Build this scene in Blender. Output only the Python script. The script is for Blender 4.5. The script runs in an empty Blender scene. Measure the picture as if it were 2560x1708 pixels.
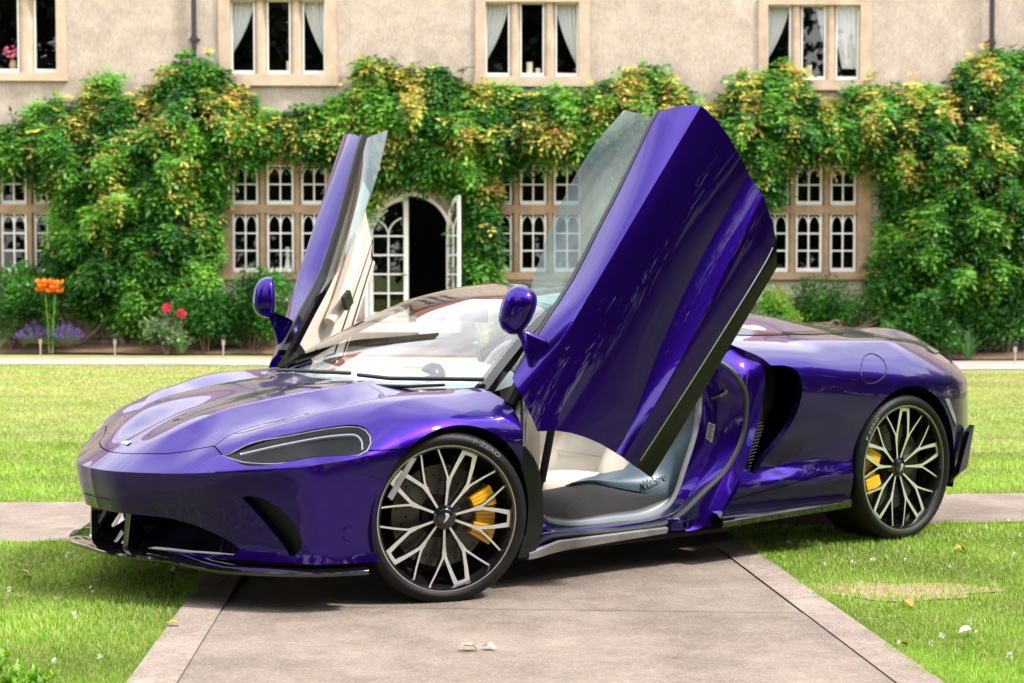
import bpy, bmesh, math, random
import numpy as np
from mathutils import Matrix, Vector
random.seed(7); rng = np.random.default_rng(7)
scene = bpy.context.scene
COL = scene.collection
R = math.radians

# ------------------------------------------------------------------ camera, sky, sun, exposure
cam_d = bpy.data.cameras.new('camera'); cam = bpy.data.objects.new('camera', cam_d); COL.objects.link(cam)
cam.location = (0, 0, 1.2995); cam.rotation_euler = (R(90 - 2.55), 0, 0)
cam_d.sensor_width = 36; cam_d.lens = 61.888; cam_d.clip_start = .05; cam_d.clip_end = 1500
cam_d.dof.use_dof = True; cam_d.dof.focus_distance = 7.0; cam_d.dof.aperture_fstop = 5.0
scene.camera = cam
SUN_EL, SUN_AZ = 52.0, 110.0        # azimuth clockwise from +Y (the house side); high on the right, a little behind the camera
world = bpy.data.worlds.new('World'); scene.world = world; world.use_nodes = True
nt = world.node_tree; nt.nodes.clear()
def wn(t, **k):
    n = nt.nodes.new(t)
    for a, b in k.items(): setattr(n, a, b)
    return n
sky = wn('ShaderNodeTexSky'); sky.sky_type = 'NISHITA'; sky.sun_disc = False
sky.sun_elevation = R(SUN_EL); sky.sun_rotation = R(SUN_AZ); sky.air_density = 1.0; sky.dust_density = 1.5
tc = wn('ShaderNodeTexCoord'); mp = wn('ShaderNodeMapping'); mp.inputs['Scale'].default_value = (1, 1, 2.2)
nz = wn('ShaderNodeTexNoise'); nz.inputs['Scale'].default_value = 2.3; nz.inputs['Detail'].default_value = 7; nz.inputs['Roughness'].default_value = .6
rp = wn('ShaderNodeValToRGB'); rp.color_ramp.elements[0].position = .36; rp.color_ramp.elements[1].position = .62
rp.color_ramp.elements[0].color = (.35, .35, .35, 1); rp.color_ramp.elements[1].color = (1, 1, 1, 1)
mx = wn('ShaderNodeMix', data_type='RGBA'); mx.inputs[7].default_value = (15.5, 15.2, 15.6, 1)
bg = wn('ShaderNodeBackground'); bg.inputs['Strength'].default_value = .15; wo = wn('ShaderNodeOutputWorld')
L = nt.links.new
L(tc.outputs['Generated'], mp.inputs['Vector']); L(mp.outputs['Vector'], nz.inputs['Vector']); L(nz.outputs['Fac'], rp.inputs['Fac'])
L(rp.outputs['Color'], mx.inputs[0]); L(sky.outputs['Color'], mx.inputs[6]); L(mx.outputs[2], bg.inputs['Color']); L(bg.outputs[0], wo.inputs[0])
sd = bpy.data.lights.new('sun', 'SUN'); sun = bpy.data.objects.new('sun', sd); COL.objects.link(sun)
sd.energy = 3.0; sd.angle = R(7); sd.color = (1, .97, .92)
_d = Vector((math.sin(R(SUN_AZ)) * math.cos(R(SUN_EL)), math.cos(R(SUN_AZ)) * math.cos(R(SUN_EL)), math.sin(R(SUN_EL))))
sun.rotation_euler = _d.to_track_quat('Z', 'Y').to_euler(); sun.location = (20, -10, 30)
scene.view_settings.view_transform = 'Standard'; scene.view_settings.look = 'None'
scene.view_settings.exposure = .8; scene.view_settings.gamma = 1
try: scene.view_settings.use_curve_mapping = False
except Exception: pass
scene.cycles.max_bounces = 9; scene.cycles.diffuse_bounces = 3; scene.cycles.glossy_bounces = 4; scene.cycles.transparent_max_bounces = 16
scene.cycles.caustics_reflective = False; scene.cycles.caustics_refractive = False

# ------------------------------------------------------------------ helpers
def tag(o, label=None, cat=None, group=None, kind=None):
    if label: o['label'] = label
    if cat: o['category'] = cat
    if group: o['group'] = group
    if kind: o['kind'] = kind
    return o
def empty(name, loc=(0, 0, 0), rz=0, parent=None):
    o = bpy.data.objects.new(name, None); COL.objects.link(o); o.location = loc; o.rotation_euler = (0, 0, rz)
    o.empty_display_size = .1
    if parent: o.parent = parent
    return o
def link(name, me, parent=None):
    o = bpy.data.objects.new(name, me); COL.objects.link(o)
    if parent: o.parent = parent
    return o
def mesh(name, V, Fs, mats, parent=None, smooth=False, mi=None, sharp=None, fix=False, attr=None):
    """one mesh object; Fs: (n,4)/(n,3) array or list of tuples"""
    V = np.asarray(V, np.float32).reshape(-1, 3)
    me = bpy.data.meshes.new(name)
    if isinstance(Fs, np.ndarray):
        n, k = Fs.shape
        me.vertices.add(len(V)); me.vertices.foreach_set('co', V.ravel())
        me.loops.add(n * k); me.loops.foreach_set('vertex_index', Fs.astype(np.int32).ravel())
        me.polygons.add(n); me.polygons.foreach_set('loop_start', np.arange(0, n * k, k, dtype=np.int32))
        me.polygons.foreach_set('loop_total', np.full(n, k, np.int32))
        me.update(calc_edges=True)
    else:
        me.from_pydata(V.tolist(), [], [tuple(int(i) for i in f) for f in Fs]); me.update()
    for m in (mats if isinstance(mats, (list, tuple)) else [mats]): me.materials.append(m)
    if mi is not None: me.polygons.foreach_set('material_index', np.asarray(mi, np.int32))
    if attr is not None:
        a = me.color_attributes.new('tint', 'FLOAT_COLOR', 'POINT')
        c = np.ones((len(V), 4), np.float32); c[:, :3] = attr; a.data.foreach_set('color', c.ravel())
    if fix:
        bm = bmesh.new(); bm.from_mesh(me); bmesh.ops.recalc_face_normals(bm, faces=bm.faces); bm.to_mesh(me); bm.free()
    if smooth:
        me.polygons.foreach_set('use_smooth', np.ones(len(me.polygons), bool))
        if sharp: me.set_sharp_from_angle(angle=R(sharp))
    return link(name, me, parent)
class MB:
    """collects boxes, bars, tubes and lathes; build() links them as ONE mesh"""
    def __init__(s): s.v = []; s.f = []; s.m = []
    def add(s, V, Fs, m=0):
        b = len(s.v); s.v += [tuple(p) for p in V]; s.f += [tuple(int(i) + b for i in f) for f in Fs]; s.m += [m] * len(Fs); return s
    def box(s, x0, x1, y0, y1, z0, z1, m=0, ch=0.0):
        x0, x1 = min(x0, x1), max(x0, x1); y0, y1 = min(y0, y1), max(y0, y1); z0, z1 = min(z0, z1), max(z0, z1)
        V = [(x, y, z) for z in (z0, z1) for y in (y0, y1) for x in (x0, x1)]
        return s.add(V, [(0, 2, 3, 1), (4, 5, 7, 6), (0, 1, 5, 4), (2, 6, 7, 3), (0, 4, 6, 2), (1, 3, 7, 5)], m)
    def tube(s, P, r, n=8, m=0, cap=True):
        P = [Vector(p) for p in P]; rs = r if isinstance(r, (list, tuple, np.ndarray)) else [r] * len(P)
        b = len(s.v); prev = None
        for i, p in enumerate(P):
            t = (P[min(i + 1, len(P) - 1)] - P[max(i - 1, 0)]).normalized()
            if prev is None: prev = t.orthogonal().normalized()
            e = (prev - t * prev.dot(t)).normalized(); prev = e; g = t.cross(e)
            for k in range(n):
                a = 2 * math.pi * k / n; s.v.append(tuple(p + (e * math.cos(a) + g * math.sin(a)) * float(rs[i])))
        for i in range(len(P) - 1):
            for k in range(n):
                a, c = b + i * n + k, b + i * n + (k + 1) % n; s.f.append((a, c, c + n, a + n)); s.m.append(m)
        if cap:
            s.f.append(tuple(b + k for k in range(n))[::-1]); s.m.append(m)
            q = b + (len(P) - 1) * n; s.f.append(tuple(q + k for k in range(n))); s.m.append(m)
        return s
    def lathe(s, prof, n=32, m=0, axis='z', org=(0, 0, 0), ms=None):
        """prof: (radius, height) list"""
        b = len(s.v)
        for (r, h) in prof:
            for k in range(n):
                a = 2 * math.pi * k / n; c, d = r * math.cos(a), r * math.sin(a)
                p = (c, d, h) if axis == 'z' else ((c, h, d) if axis == 'y' else (h, c, d))
                s.v.append((p[0] + org[0], p[1] + org[1], p[2] + org[2]))
        for i in range(len(prof) - 1):
            for k in range(n):
                a, c = b + i * n + k, b + i * n + (k + 1) % n; s.f.append((a, c, c + n, a + n)); s.m.append(ms[i] if ms else m)
        return s
    def prism(s, poly, y0, y1, m=0, plane='xz'):
        """closed polygon (2D) extruded along the third axis"""
        n = len(poly); f3 = {'xz': lambda p, y: (p[0], y, p[1]), 'xy': lambda p, y: (p[0], p[1], y), 'yz': lambda p, y: (y, p[0], p[1])}[plane]
        V = [f3(p, y0) for p in poly] + [f3(p, y1) for p in poly]
        return s.add(V, [tuple(range(n))[::-1], tuple(range(n, 2 * n))] + [(i, (i + 1) % n, n + (i + 1) % n, n + i) for i in range(n)], m)
    def build(s, name, mats, parent=None, smooth=False, sharp=35, bevel=0):
        me = bpy.data.meshes.new(name); me.from_pydata(s.v, [], s.f)
        for m in (mats if isinstance(mats, (list, tuple)) else [mats]): me.materials.append(m)
        if any(s.m): me.polygons.foreach_set('material_index', s.m)
        bm = bmesh.new(); bm.from_mesh(me)
        bmesh.ops.recalc_face_normals(bm, faces=bm.faces)
        if bevel: bmesh.ops.bevel(bm, geom=[e for e in bm.edges if len(e.link_faces) == 2 and e.calc_face_angle(0) > R(40)], offset=bevel, segments=2, affect='EDGES', profile=.6)
        bm.to_mesh(me); bm.free()
        if smooth or bevel:
            me.polygons.foreach_set('use_smooth', np.ones(len(me.polygons), bool)); me.set_sharp_from_angle(angle=R(sharp))
        return link(name, me, parent)
def copy_tree(o, parent=None):
    c = o.copy(); COL.objects.link(c)
    if parent: c.parent = parent
    for ch in list(o.children): copy_tree(ch, c)
    return c
def text_mesh(body, size, extrude=0.0, spacing=1.0, bold=0.0, shear=0.0):
    cu = bpy.data.curves.new('lettering', 'FONT'); cu.body = body; cu.size = size; cu.extrude = extrude
    cu.align_x = 'CENTER'; cu.align_y = 'CENTER'; cu.space_character = spacing; cu.offset = bold; cu.shear = shear; cu.resolution_u = 3
    o = bpy.data.objects.new('lettering', cu); COL.objects.link(o)
    dg = bpy.context.evaluated_depsgraph_get(); me = bpy.data.meshes.new_from_object(o.evaluated_get(dg))
    V = np.array([v.co[:] for v in me.vertices]); Fs = [tuple(p.vertices) for p in me.polygons]
    bpy.data.objects.remove(o); bpy.data.curves.remove(cu); bpy.data.meshes.remove(me)
    return V, Fs

# ------------------------------------------------------------------ materials
def mat(name, col, rough=.5, metal=0.0, coat=0.0, coat_rough=.03, spec=.5, noise=None, bump=None, trans=0.0, alpha=1.0, ior=1.5, emit=None, sheen=0):
    """noise=(scale, amount, detail[, second colour]); bump=(scale, strength, distance)"""
    m = bpy.data.materials.new(name); m.use_nodes = True; t = m.node_tree; b = t.nodes['Principled BSDF']
    b.inputs['Base Color'].default_value = (*col, 1); b.inputs['Roughness'].default_value = rough; b.inputs['Metallic'].default_value = metal
    b.inputs['Coat Weight'].default_value = coat; b.inputs['Coat Roughness'].default_value = coat_rough
    b.inputs['Specular IOR Level'].default_value = spec; b.inputs['Transmission Weight'].default_value = trans
    b.inputs['IOR'].default_value = ior; b.inputs['Alpha'].default_value = alpha; b.inputs['Sheen Weight'].default_value = sheen
    tcn = t.nodes.new('ShaderNodeTexCoord')
    if noise:
        n = t.nodes.new('ShaderNodeTexNoise'); n.inputs['Scale'].default_value = noise[0]; n.inputs['Detail'].default_value = noise[2] if len(noise) > 2 else 5
        t.links.new(tcn.outputs['Object'], n.inputs['Vector'])
        mxn = t.nodes.new('ShaderNodeMix'); mxn.data_type = 'RGBA'
        c2 = noise[3] if len(noise) > 3 else tuple(c * (1 - noise[1]) for c in col)
        c1 = col if len(noise) > 3 else tuple(min(1, c * (1 + noise[1])) for c in col)
        mxn.inputs[6].default_value = (*c2, 1); mxn.inputs[7].default_value = (*c1, 1)
        r = t.nodes.new('ShaderNodeMapRange'); r.inputs[1].default_value = .32; r.inputs[2].default_value = .68
        t.links.new(n.outputs['Fac'], r.inputs[0]); t.links.new(r.outputs[0], mxn.inputs[0]); t.links.new(mxn.outputs[2], b.inputs['Base Color'])
    if bump:
        n2 = t.nodes.new('ShaderNodeTexNoise'); n2.inputs['Scale'].default_value = bump[0]; n2.inputs['Detail'].default_value = 6
        t.links.new(tcn.outputs['Object'], n2.inputs['Vector'])
        bp = t.nodes.new('ShaderNodeBump'); bp.inputs['Strength'].default_value = bump[1]; bp.inputs['Distance'].default_value = bump[2]
        t.links.new(n2.outputs['Fac'], bp.inputs['Height']); t.links.new(bp.outputs[0], b.inputs['Normal'])
    if emit: b.inputs['Emission Color'].default_value = (*emit[0], 1); b.inputs['Emission Strength'].default_value = emit[1]
    return m
def foliage(name, trans=.3, rough=.45, val=1.0):
    """leaf colour comes from the leaf's own 'tint' attribute; thin leaves let some light through"""
    m = bpy.data.materials.new(name); m.use_nodes = True; t = m.node_tree; b = t.nodes['Principled BSDF']
    a = t.nodes.new('ShaderNodeVertexColor'); a.layer_name = 'tint'
    b.inputs['Roughness'].default_value = rough; b.inputs['Specular IOR Level'].default_value = .35
    tr = t.nodes.new('ShaderNodeBsdfTranslucent'); ms = t.nodes.new('ShaderNodeMixShader'); ms.inputs[0].default_value = trans
    hs = t.nodes.new('ShaderNodeHueSaturation'); hs.inputs['Saturation'].default_value = 1.15; hs.inputs['Value'].default_value = 1.3
    t.links.new(a.outputs['Color'], b.inputs['Base Color']); t.links.new(a.outputs['Color'], hs.inputs['Color']); t.links.new(hs.outputs['Color'], tr.inputs['Color'])
    t.links.new(b.outputs[0], ms.inputs[1]); t.links.new(tr.outputs[0], ms.inputs[2]); t.links.new(ms.outputs[0], t.nodes['Material Output'].inputs[0])
    return m
def glassy(name, tint=(1, 1, 1), refl=1.0, base=.04, rough=0.0, mult=1.9):
    """thin pane: clear (tinted) with fresnel reflection"""
    m = bpy.data.materials.new(name); m.use_nodes = True; t = m.node_tree; t.nodes.clear()
    o = t.nodes.new('ShaderNodeOutputMaterial'); tr = t.nodes.new('ShaderNodeBsdfTransparent'); tr.inputs[0].default_value = (*tint, 1)
    g = t.nodes.new('ShaderNodeBsdfGlossy'); g.inputs['Roughness'].default_value = rough; g.inputs[0].default_value = (refl, refl, refl, 1)
    f = t.nodes.new('ShaderNodeFresnel'); f.inputs[0].default_value = 1.5
    ge = t.nodes.new('ShaderNodeNewGeometry'); mm = t.nodes.new('ShaderNodeMath'); mm.operation = 'MULTIPLY_ADD'
    ior = t.nodes.new('ShaderNodeMix'); ior.data_type = 'FLOAT'; ior.inputs[2].default_value = 1.5; ior.inputs[3].default_value = 1 / 1.5
    t.links.new(ge.outputs['Backfacing'], ior.inputs[0]); t.links.new(ior.outputs[0], f.inputs[0])
    mm.inputs[1].default_value = mult; mm.inputs[2].default_value = base - .04; mm.use_clamp = True
    ms = t.nodes.new('ShaderNodeMixShader'); t.links.new(f.outputs[0], mm.inputs[0]); t.links.new(mm.outputs[0], ms.inputs[0])
    t.links.new(tr.outputs[0], ms.inputs[1]); t.links.new(g.outputs[0], ms.inputs[2]); t.links.new(ms.outputs[0], o.inputs[0])
    return m
def paint():
    m = bpy.data.materials.new('violet_paint'); m.use_nodes = True; t = m.node_tree; b = t.nodes['Principled BSDF']
    b.inputs['Base Color'].default_value = (.060, .018, .42, 1); b.inputs['Metallic'].default_value = 1.0; b.inputs['Roughness'].default_value = .26
    b.inputs['Coat Weight'].default_value = .9; b.inputs['Coat Roughness'].default_value = .01; b.inputs['Coat IOR'].default_value = 1.38
    tcn = t.nodes.new('ShaderNodeTexCoord'); v = t.nodes.new('ShaderNodeTexVoronoi'); v.inputs['Scale'].default_value = 900
    t.links.new(tcn.outputs['Object'], v.inputs['Vector'])
    lw = t.nodes.new('ShaderNodeLayerWeight'); lw.inputs[0].default_value = .35
    mxn = t.nodes.new('ShaderNodeMix'); mxn.data_type = 'RGBA'
    mxn.inputs[6].default_value = (.026, .0035, .20, 1); mxn.inputs[7].default_value = (.005, .001, .06, 1)
    t.links.new(lw.outputs['Facing'], mxn.inputs[0])
    fl = t.nodes.new('ShaderNodeMapRange'); fl.inputs[1].default_value = 0; fl.inputs[2].default_value = 1; fl.inputs[3].default_value = .28; fl.inputs[4].default_value = .40
    t.links.new(v.outputs['Color'], fl.inputs[0]); t.links.new(fl.outputs[0], b.inputs['Roughness'])
    t.links.new(mxn.outputs[2], b.inputs['Base Color'])
    return m
M = dict(
    paint=paint(),
    black_gloss=mat('black_gloss', (.004, .004, .005), .10, coat=.0, spec=.3), black_plastic=mat('black_plastic', (.006, .006, .0065), .45, spec=.3, bump=(600, .15, .0005)),
    black_matt=mat('black_matt', (.006, .006, .006), .8), rubber=mat('rubber', (.016, .016, .017), .62, noise=(40, .25), bump=(300, .1, .0005)),
    seal=mat('seal_rubber', (.03, .032, .035), .35), trim_grey=mat('aperture_grey', (.20, .22, .235), .38), tyre=mat('tyre', (.0065, .0062, .0062), .5, spec=.25, noise=(18, .3, 4), bump=(250, .15, .0006)),
    rim_black=mat('rim_black', (.008, .008, .009), .15, coat=.5), rim_face=mat('machined_alloy', (.80, .80, .82), .30, metal=.85, noise=(60, .05)),
    alloy=mat('silver_metal', (.62, .62, .62), .28, metal=1), chrome=mat('chrome', (.85, .85, .86), .06, metal=1),
    disc=mat('brake_disc', (.07, .07, .06), .38, metal=.6, noise=(30, .2)), caliper=mat('caliper_yellow', (.85, .44, .01), .3, coat=.5),
    cream=mat('cream_leather', (.66, .58, .50), .5, noise=(8, .04), bump=(500, .12, .0006)), dash=mat('dash_leather', (.42, .47, .48), .5, bump=(500, .1, .0005)),
    blue_leather=mat('slate_blue_leather', (.055, .090, .120), .38, bump=(700, .12, .0005)), carpet=mat('charcoal_carpet', (.014, .012, .013), .95, noise=(120, .5, 6), bump=(350, .7, .003), sheen=.2),
    sill_metal=mat('sill_alloy', (.27, .27, .275), .42, metal=.5, noise=(14, .2)), red=mat('red_plastic', (.6, .02, .02), .4),
    glass=glassy('car_glass', (.84, .91, .89), .9, mult=1.6), side_glass=glassy('side_glass', (.55, .70, .68), .9, base=.05, mult=1.1), lamp_glass=glassy('lamp_glass', (.6, .63, .67), .9, base=.04, mult=.4),
    lamp_inner=mat('lamp_black', (.004, .004, .005), .45, spec=.2), piano=mat('piano_black', (.004, .004, .005), .06, coat=1, coat_rough=.02), mirror=mat('mirror_glass', (.8, .8, .82), .02, metal=1), mesh_black=mat('mesh_black', (.01, .01, .01), .5),
    smoke=mat('dark_lens', (.02, .004, .01), .06, coat=1), sticker=mat('sticker', (.12, .12, .11), .4), ink=mat('ink', (.01, .01, .01), .6),
)
# ------------------------------------------------------------------ ground, lawn and paths
def gz(X, Y):
    X = np.asarray(X, float); Y = np.asarray(Y, float)
    xs = 6 * np.tanh((X + .8107) / 6); t = np.clip((Y - 10) / 20, 0, 1)
    return -.01287 * xs + .0033 * (np.clip(Y, -20, 11) - 7.4439) - .33 * t * t * (3 - 2 * t)
def grid_sheet(name, xs, ys, m, lift=0.0, parent=None):
    X, Y = np.meshgrid(xs, ys); V = np.stack([X, Y, gz(X, Y) + lift], -1).reshape(-1, 3)
    nx, ny = len(xs), len(ys); i = np.arange((nx - 1) * (ny - 1)); a = i // (nx - 1) * nx + i % (nx - 1)
    return mesh(name, V, np.stack([a, a + 1, a + nx + 1, a + nx], 1), m, parent, smooth=True)
def strip_sheet(name, Lft, Rgt, n, m, lift, nx=8, parent=None):
    """sheet between two polylines on the ground"""
    Lft = np.array(Lft, float); Rgt = np.array(Rgt, float); ts = np.linspace(0, 1, n)
    def at(P, t):
        d = np.r_[0, np.cumsum(np.hypot(*np.diff(P, axis=0).T))]; d /= d[-1]
        return np.stack([np.interp(t, d, P[:, 0]), np.interp(t, d, P[:, 1])], 1)
    A, B = at(Lft, ts), at(Rgt, ts); s = np.linspace(0, 1, nx)[None, :, None]
    P = A[:, None] * (1 - s) + B[:, None] * s; V = np.concatenate([P, (gz(P[..., 0], P[..., 1]) + lift)[..., None]], -1).reshape(-1, 3)
    i = np.arange((nx - 1) * (n - 1)); a = i // (nx - 1) * nx + i % (nx - 1)
    return mesh(name, V, np.stack([a, a + 1, a + nx + 1, a + nx], 1), m, parent, smooth=True)
def lawn_material():
    m = bpy.data.materials.new('lawn'); m.use_nodes = True; t = m.node_tree; b = t.nodes['Principled BSDF']; b.inputs['Roughness'].default_value = .9; b.inputs['Specular IOR Level'].default_value = .15
    tcn = t.nodes.new('ShaderNodeTexCoord')
    def nz(s, d, sc=(1, 1, 1)):
        n = t.nodes.new('ShaderNodeTexNoise'); n.inputs['Scale'].default_value = s; n.inputs['Detail'].default_value = d; n.inputs['Roughness'].default_value = .65
        mpn = t.nodes.new('ShaderNodeMapping'); mpn.inputs['Scale'].default_value = sc; t.links.new(tcn.outputs['Object'], mpn.inputs[0]); t.links.new(mpn.outputs[0], n.inputs['Vector']); return n
    def ramp(n, a, b_):
        r = t.nodes.new('ShaderNodeMapRange'); r.inputs[1].default_value = a; r.inputs[2].default_value = b_; t.links.new(n.outputs['Fac'], r.inputs[0]); return r
    def mixc(f, A, B):
        x = t.nodes.new('ShaderNodeMix'); x.data_type = 'RGBA'; t.links.new(f, x.inputs[0])
        for k, v in ((6, A), (7, B)):
            if isinstance(v, tuple): x.inputs[k].default_value = (*v, 1)
            else: t.links.new(v, x.inputs[k])
        return x.outputs[2]
    g = mixc(ramp(nz(60, 6), .35, .65).outputs[0], (.11, .17, .028), (.20, .275, .07))
    g = mixc(ramp(nz(5.5, 8), .40, .66).outputs[0], g, (.10, .155, .03)); g = mixc(ramp(nz(1.3, 7, (.7, 1, 1)), .40, .64).outputs[0], g, (.27, .30, .10))
    # the far lawn is drier: straw coloured where it is worn
    sx = t.nodes.new('ShaderNodeSeparateXYZ'); t.links.new(tcn.outputs['Object'], sx.inputs[0])
    far = t.nodes.new('ShaderNodeMapRange'); far.inputs[1].default_value = 10; far.inputs[2].default_value = 24; far.inputs[3].default_value = .1; far.inputs[4].default_value = .75; t.links.new(sx.outputs[1], far.inputs[0])
    dry = t.nodes.new('ShaderNodeMath'); dry.operation = 'MULTIPLY'; t.links.new(far.outputs[0], dry.inputs[0]); t.links.new(ramp(nz(.42, 6, (.6, 1, 1)), .36, .62).outputs[0], dry.inputs[1])
    g = mixc(dry.outputs[0], g, (.47, .39, .21))
    t.links.new(g, b.inputs['Base Color'])
    bp = t.nodes.new('ShaderNodeBump'); bp.inputs['Strength'].default_value = .7; bp.inputs['Distance'].default_value = .02; t.links.new(nz(120, 4).outputs['Fac'], bp.inputs['Height']); t.links.new(bp.outputs[0], b.inputs['Normal'])
    return m
M['lawn'] = lawn_material()
def concrete(name, c1, c2, streak=(1, 9, 1), speck=.32, bump=.5, br=1.0):
    m = bpy.data.materials.new(name); m.use_nodes = True; t = m.node_tree; b = t.nodes['Principled BSDF']; b.inputs['Roughness'].default_value = .88; b.inputs['Specular IOR Level'].default_value = .25
    tcn = t.nodes.new('ShaderNodeTexCoord')
    def nz(s, d, sc=(1, 1, 1)):
        n = t.nodes.new('ShaderNodeTexNoise'); n.inputs['Scale'].default_value = s; n.inputs['Detail'].default_value = d; n.inputs['Roughness'].default_value = .7
        mpn = t.nodes.new('ShaderNodeMapping'); mpn.inputs['Scale'].default_value = sc; t.links.new(tcn.outputs['Object'], mpn.inputs[0]); t.links.new(mpn.outputs[0], n.inputs['Vector']); return n
    def mr(s, a, b_, c=0, d=1):
        r = t.nodes.new('ShaderNodeMapRange'); r.inputs[1].default_value = a; r.inputs[2].default_value = b_; r.inputs[3].default_value = c; r.inputs[4].default_value = d; t.links.new(s, r.inputs[0]); return r.outputs[0]
    def mixc(f, A, B):
        x = t.nodes.new('ShaderNodeMix'); x.data_type = 'RGBA'; t.links.new(f, x.inputs[0])
        for k, v in ((6, A), (7, B)):
            if isinstance(v, tuple): x.inputs[k].default_value = (*v, 1)
            else: t.links.new(v, x.inputs[k])
        return x.outputs[2]
    base = mixc(mr(nz(2.6, 9).outputs['Fac'], .36, .64), c1, c2)
    base = mixc(mr(nz(26, 5, streak).outputs['Fac'], .42, .72, 0, .55), base, tuple(c * .45 for c in c1))
    base = mixc(mr(nz(.9, 8).outputs['Fac'], .50, .66, 0, .55), base, tuple(c * .62 for c in c1)); base = mixc(mr(nz(2.1, 9).outputs['Fac'], .56, .70, 0, .5), base, tuple(min(1, c * 1.25) for c in c2))
    vo = t.nodes.new('ShaderNodeTexVoronoi'); vo.inputs['Scale'].default_value = 150; t.links.new(tcn.outputs['Object'], vo.inputs['Vector'])
    base = mixc(mr(vo.outputs['Color'], .55, 1, 0, speck), base, tuple(min(1, c * 1.75) for c in c2))
    vo2 = t.nodes.new('ShaderNodeTexVoronoi'); vo2.inputs['Scale'].default_value = 60; t.links.new(tcn.outputs['Object'], vo2.inputs['Vector'])
    base = mixc(mr(vo2.outputs['Distance'], .02, .16, .55, 0), base, tuple(c * .35 for c in c1))
    t.links.new(base, b.inputs['Base Color'])
    bp = t.nodes.new('ShaderNodeBump'); bp.inputs['Strength'].default_value = bump; bp.inputs['Distance'].default_value = .006
    ad = t.nodes.new('ShaderNodeMath'); ad.operation = 'ADD'; t.links.new(nz(90, 5, streak).outputs['Fac'], ad.inputs[0]); t.links.new(vo.outputs['Distance'], ad.inputs[1])
    t.links.new(ad.outputs[0], bp.inputs['Height']); t.links.new(bp.outputs[0], b.inputs['Normal'])
    return m
M['concrete'] = concrete('worn_concrete', (.195, .153, .124), (.315, .258, .213))
M['edging'] = concrete('edging_concrete', (.235, .187, .154), (.32, .262, .22), (1, 1, 1), .35, .35)
M['gravel'] = concrete('pale_gravel', (.36, .30, .265), (.44, .38, .34), (1, 1, 1), .4, .3)
xs = np.unique(np.r_[np.linspace(-400, -40, 10), np.linspace(-40, 40, 81), np.linspace(40, 400, 10)])
ys = np.unique(np.r_[np.linspace(-300, -30, 8), np.linspace(-30, 45, 76), np.linspace(45, 600, 12)])
tag(grid_sheet('ground', xs, ys, M['lawn']), kind='structure')
# the path the car stands across: two cast slabs between edging strips, then the crosswise path
def lx(y): return -1.19 - .0425 * (y - 5.48)
def rx(y): return 1.355 - .1025 * (y - 5.54)
def cy0(x): return 8.45 + .205 * x
def cy1(x): return 9.66 + .152 * x
EDGE = .155
def stem(name, f0, f1, y0, y1, m, lift, nx=4):
    Y0 = [y0(f0(6)) if callable(y0) else y0, y0(f1(6)) if callable(y0) else y0]; Y1 = [y1(f0(8)) if callable(y1) else y1, y1(f1(8)) if callable(y1) else y1]
    A = [(f0(a), a) for a in np.linspace(Y0[0], Y1[0], 20)]; B = [(f1(a), a) for a in np.linspace(Y0[1], Y1[1], 20)]
    return tag(strip_sheet(name, A, B, 30, m, lift, nx), kind='structure')
li = lambda y: lx(y) + EDGE; ri = lambda y: rx(y) - EDGE
stem('path', lambda y: li(y) + .0015, lambda y: ri(y) - .0015, -3, 6.565, M['concrete'], .012, 10)
stem('path', lambda y: li(y) + .0015, lambda y: ri(y) - .0015, 6.58, lambda x: cy0(x) - .004, M['concrete'], .010, 10)
stem('path_edging', lx, lambda y: li(y) - .0015, -3, cy0, M['edging'], .016, 3)
stem('path_edging', lambda y: ri(y) + .0015, rx, -3, cy0, M['edging'], .016, 3)
stem('path_joint', lambda y: lx(y) + .01, lambda y: rx(y) - .01, -3, lambda x: cy0(x) + .05, mat('joint_soil', (.19, .15, .12), .95), .004, 4)
cx = np.linspace(-40, 40, 60)
tag(strip_sheet('cross_path', [(x, cy0(x)) for x in cx], [(x, cy1(x)) for x in cx], 120, M['concrete'], .008, 8), kind='structure')
fy0 = lambda x: 26.95 + .075 * x; fy1 = lambda x: 29.25 + .15 * x
tag(strip_sheet('gravel_drive', [(x, fy0(x)) for x in cx], [(x, 29.25 + .12 * x) for x in cx], 60, M['gravel'], .012, 4), kind='structure')

# grass blades where the lawn is near enough to show them
def on_path(x, y, g=0.0):
    a = (x > lx(y) + g) & (x < rx(y) - g) & (y < cy0(x)); b = (y > cy0(x) + g) & (y < cy1(x) - g)
    return a | b
def worn(x, y):
    return np.exp(-(((x - 1.55) / .34) ** 2 + ((y - 7.08) / .17) ** 2))
N = 380000
gy = 4.9 + 7.5 * rng.random(N) ** 1.9; gx = (rng.random(N) * 2 - 1) * (gy * .32 + .15)
NF = 130000; fy = 11.5 + 15 * rng.random(NF) ** 1.3; gy = np.r_[gy, fy]; gx = np.r_[gx, (rng.random(NF) * 2 - 1) * fy * .31]
NE = 9000; ey_ = 4.9 + 3.6 * rng.random(NE); sd_ = rng.random(NE) < .5; gy = np.r_[gy, ey_]; gx = np.r_[gx, np.where(sd_, lx(ey_) - .012 + .016 * rng.normal(size=NE), rx(ey_) + .012 + .016 * rng.normal(size=NE))]; N = len(gx)
wob = .02 * np.sin(gy * 23 + gx * 17) + .012 * np.sin(gy * 61)
k = ~on_path(gx + wob, gy + wob, .022) & (gy < 26.9) & (rng.random(N) > worn(gx, gy) * .85)
gx, gy = gx[k], gy[k]; n = len(gx)
patch = np.sin(gx * 3.1 + 1.3 * np.sin(gy * 2.2)) * np.sin(gy * 4.3 + np.cos(gx * 2.7)) * .5 + .5
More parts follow.
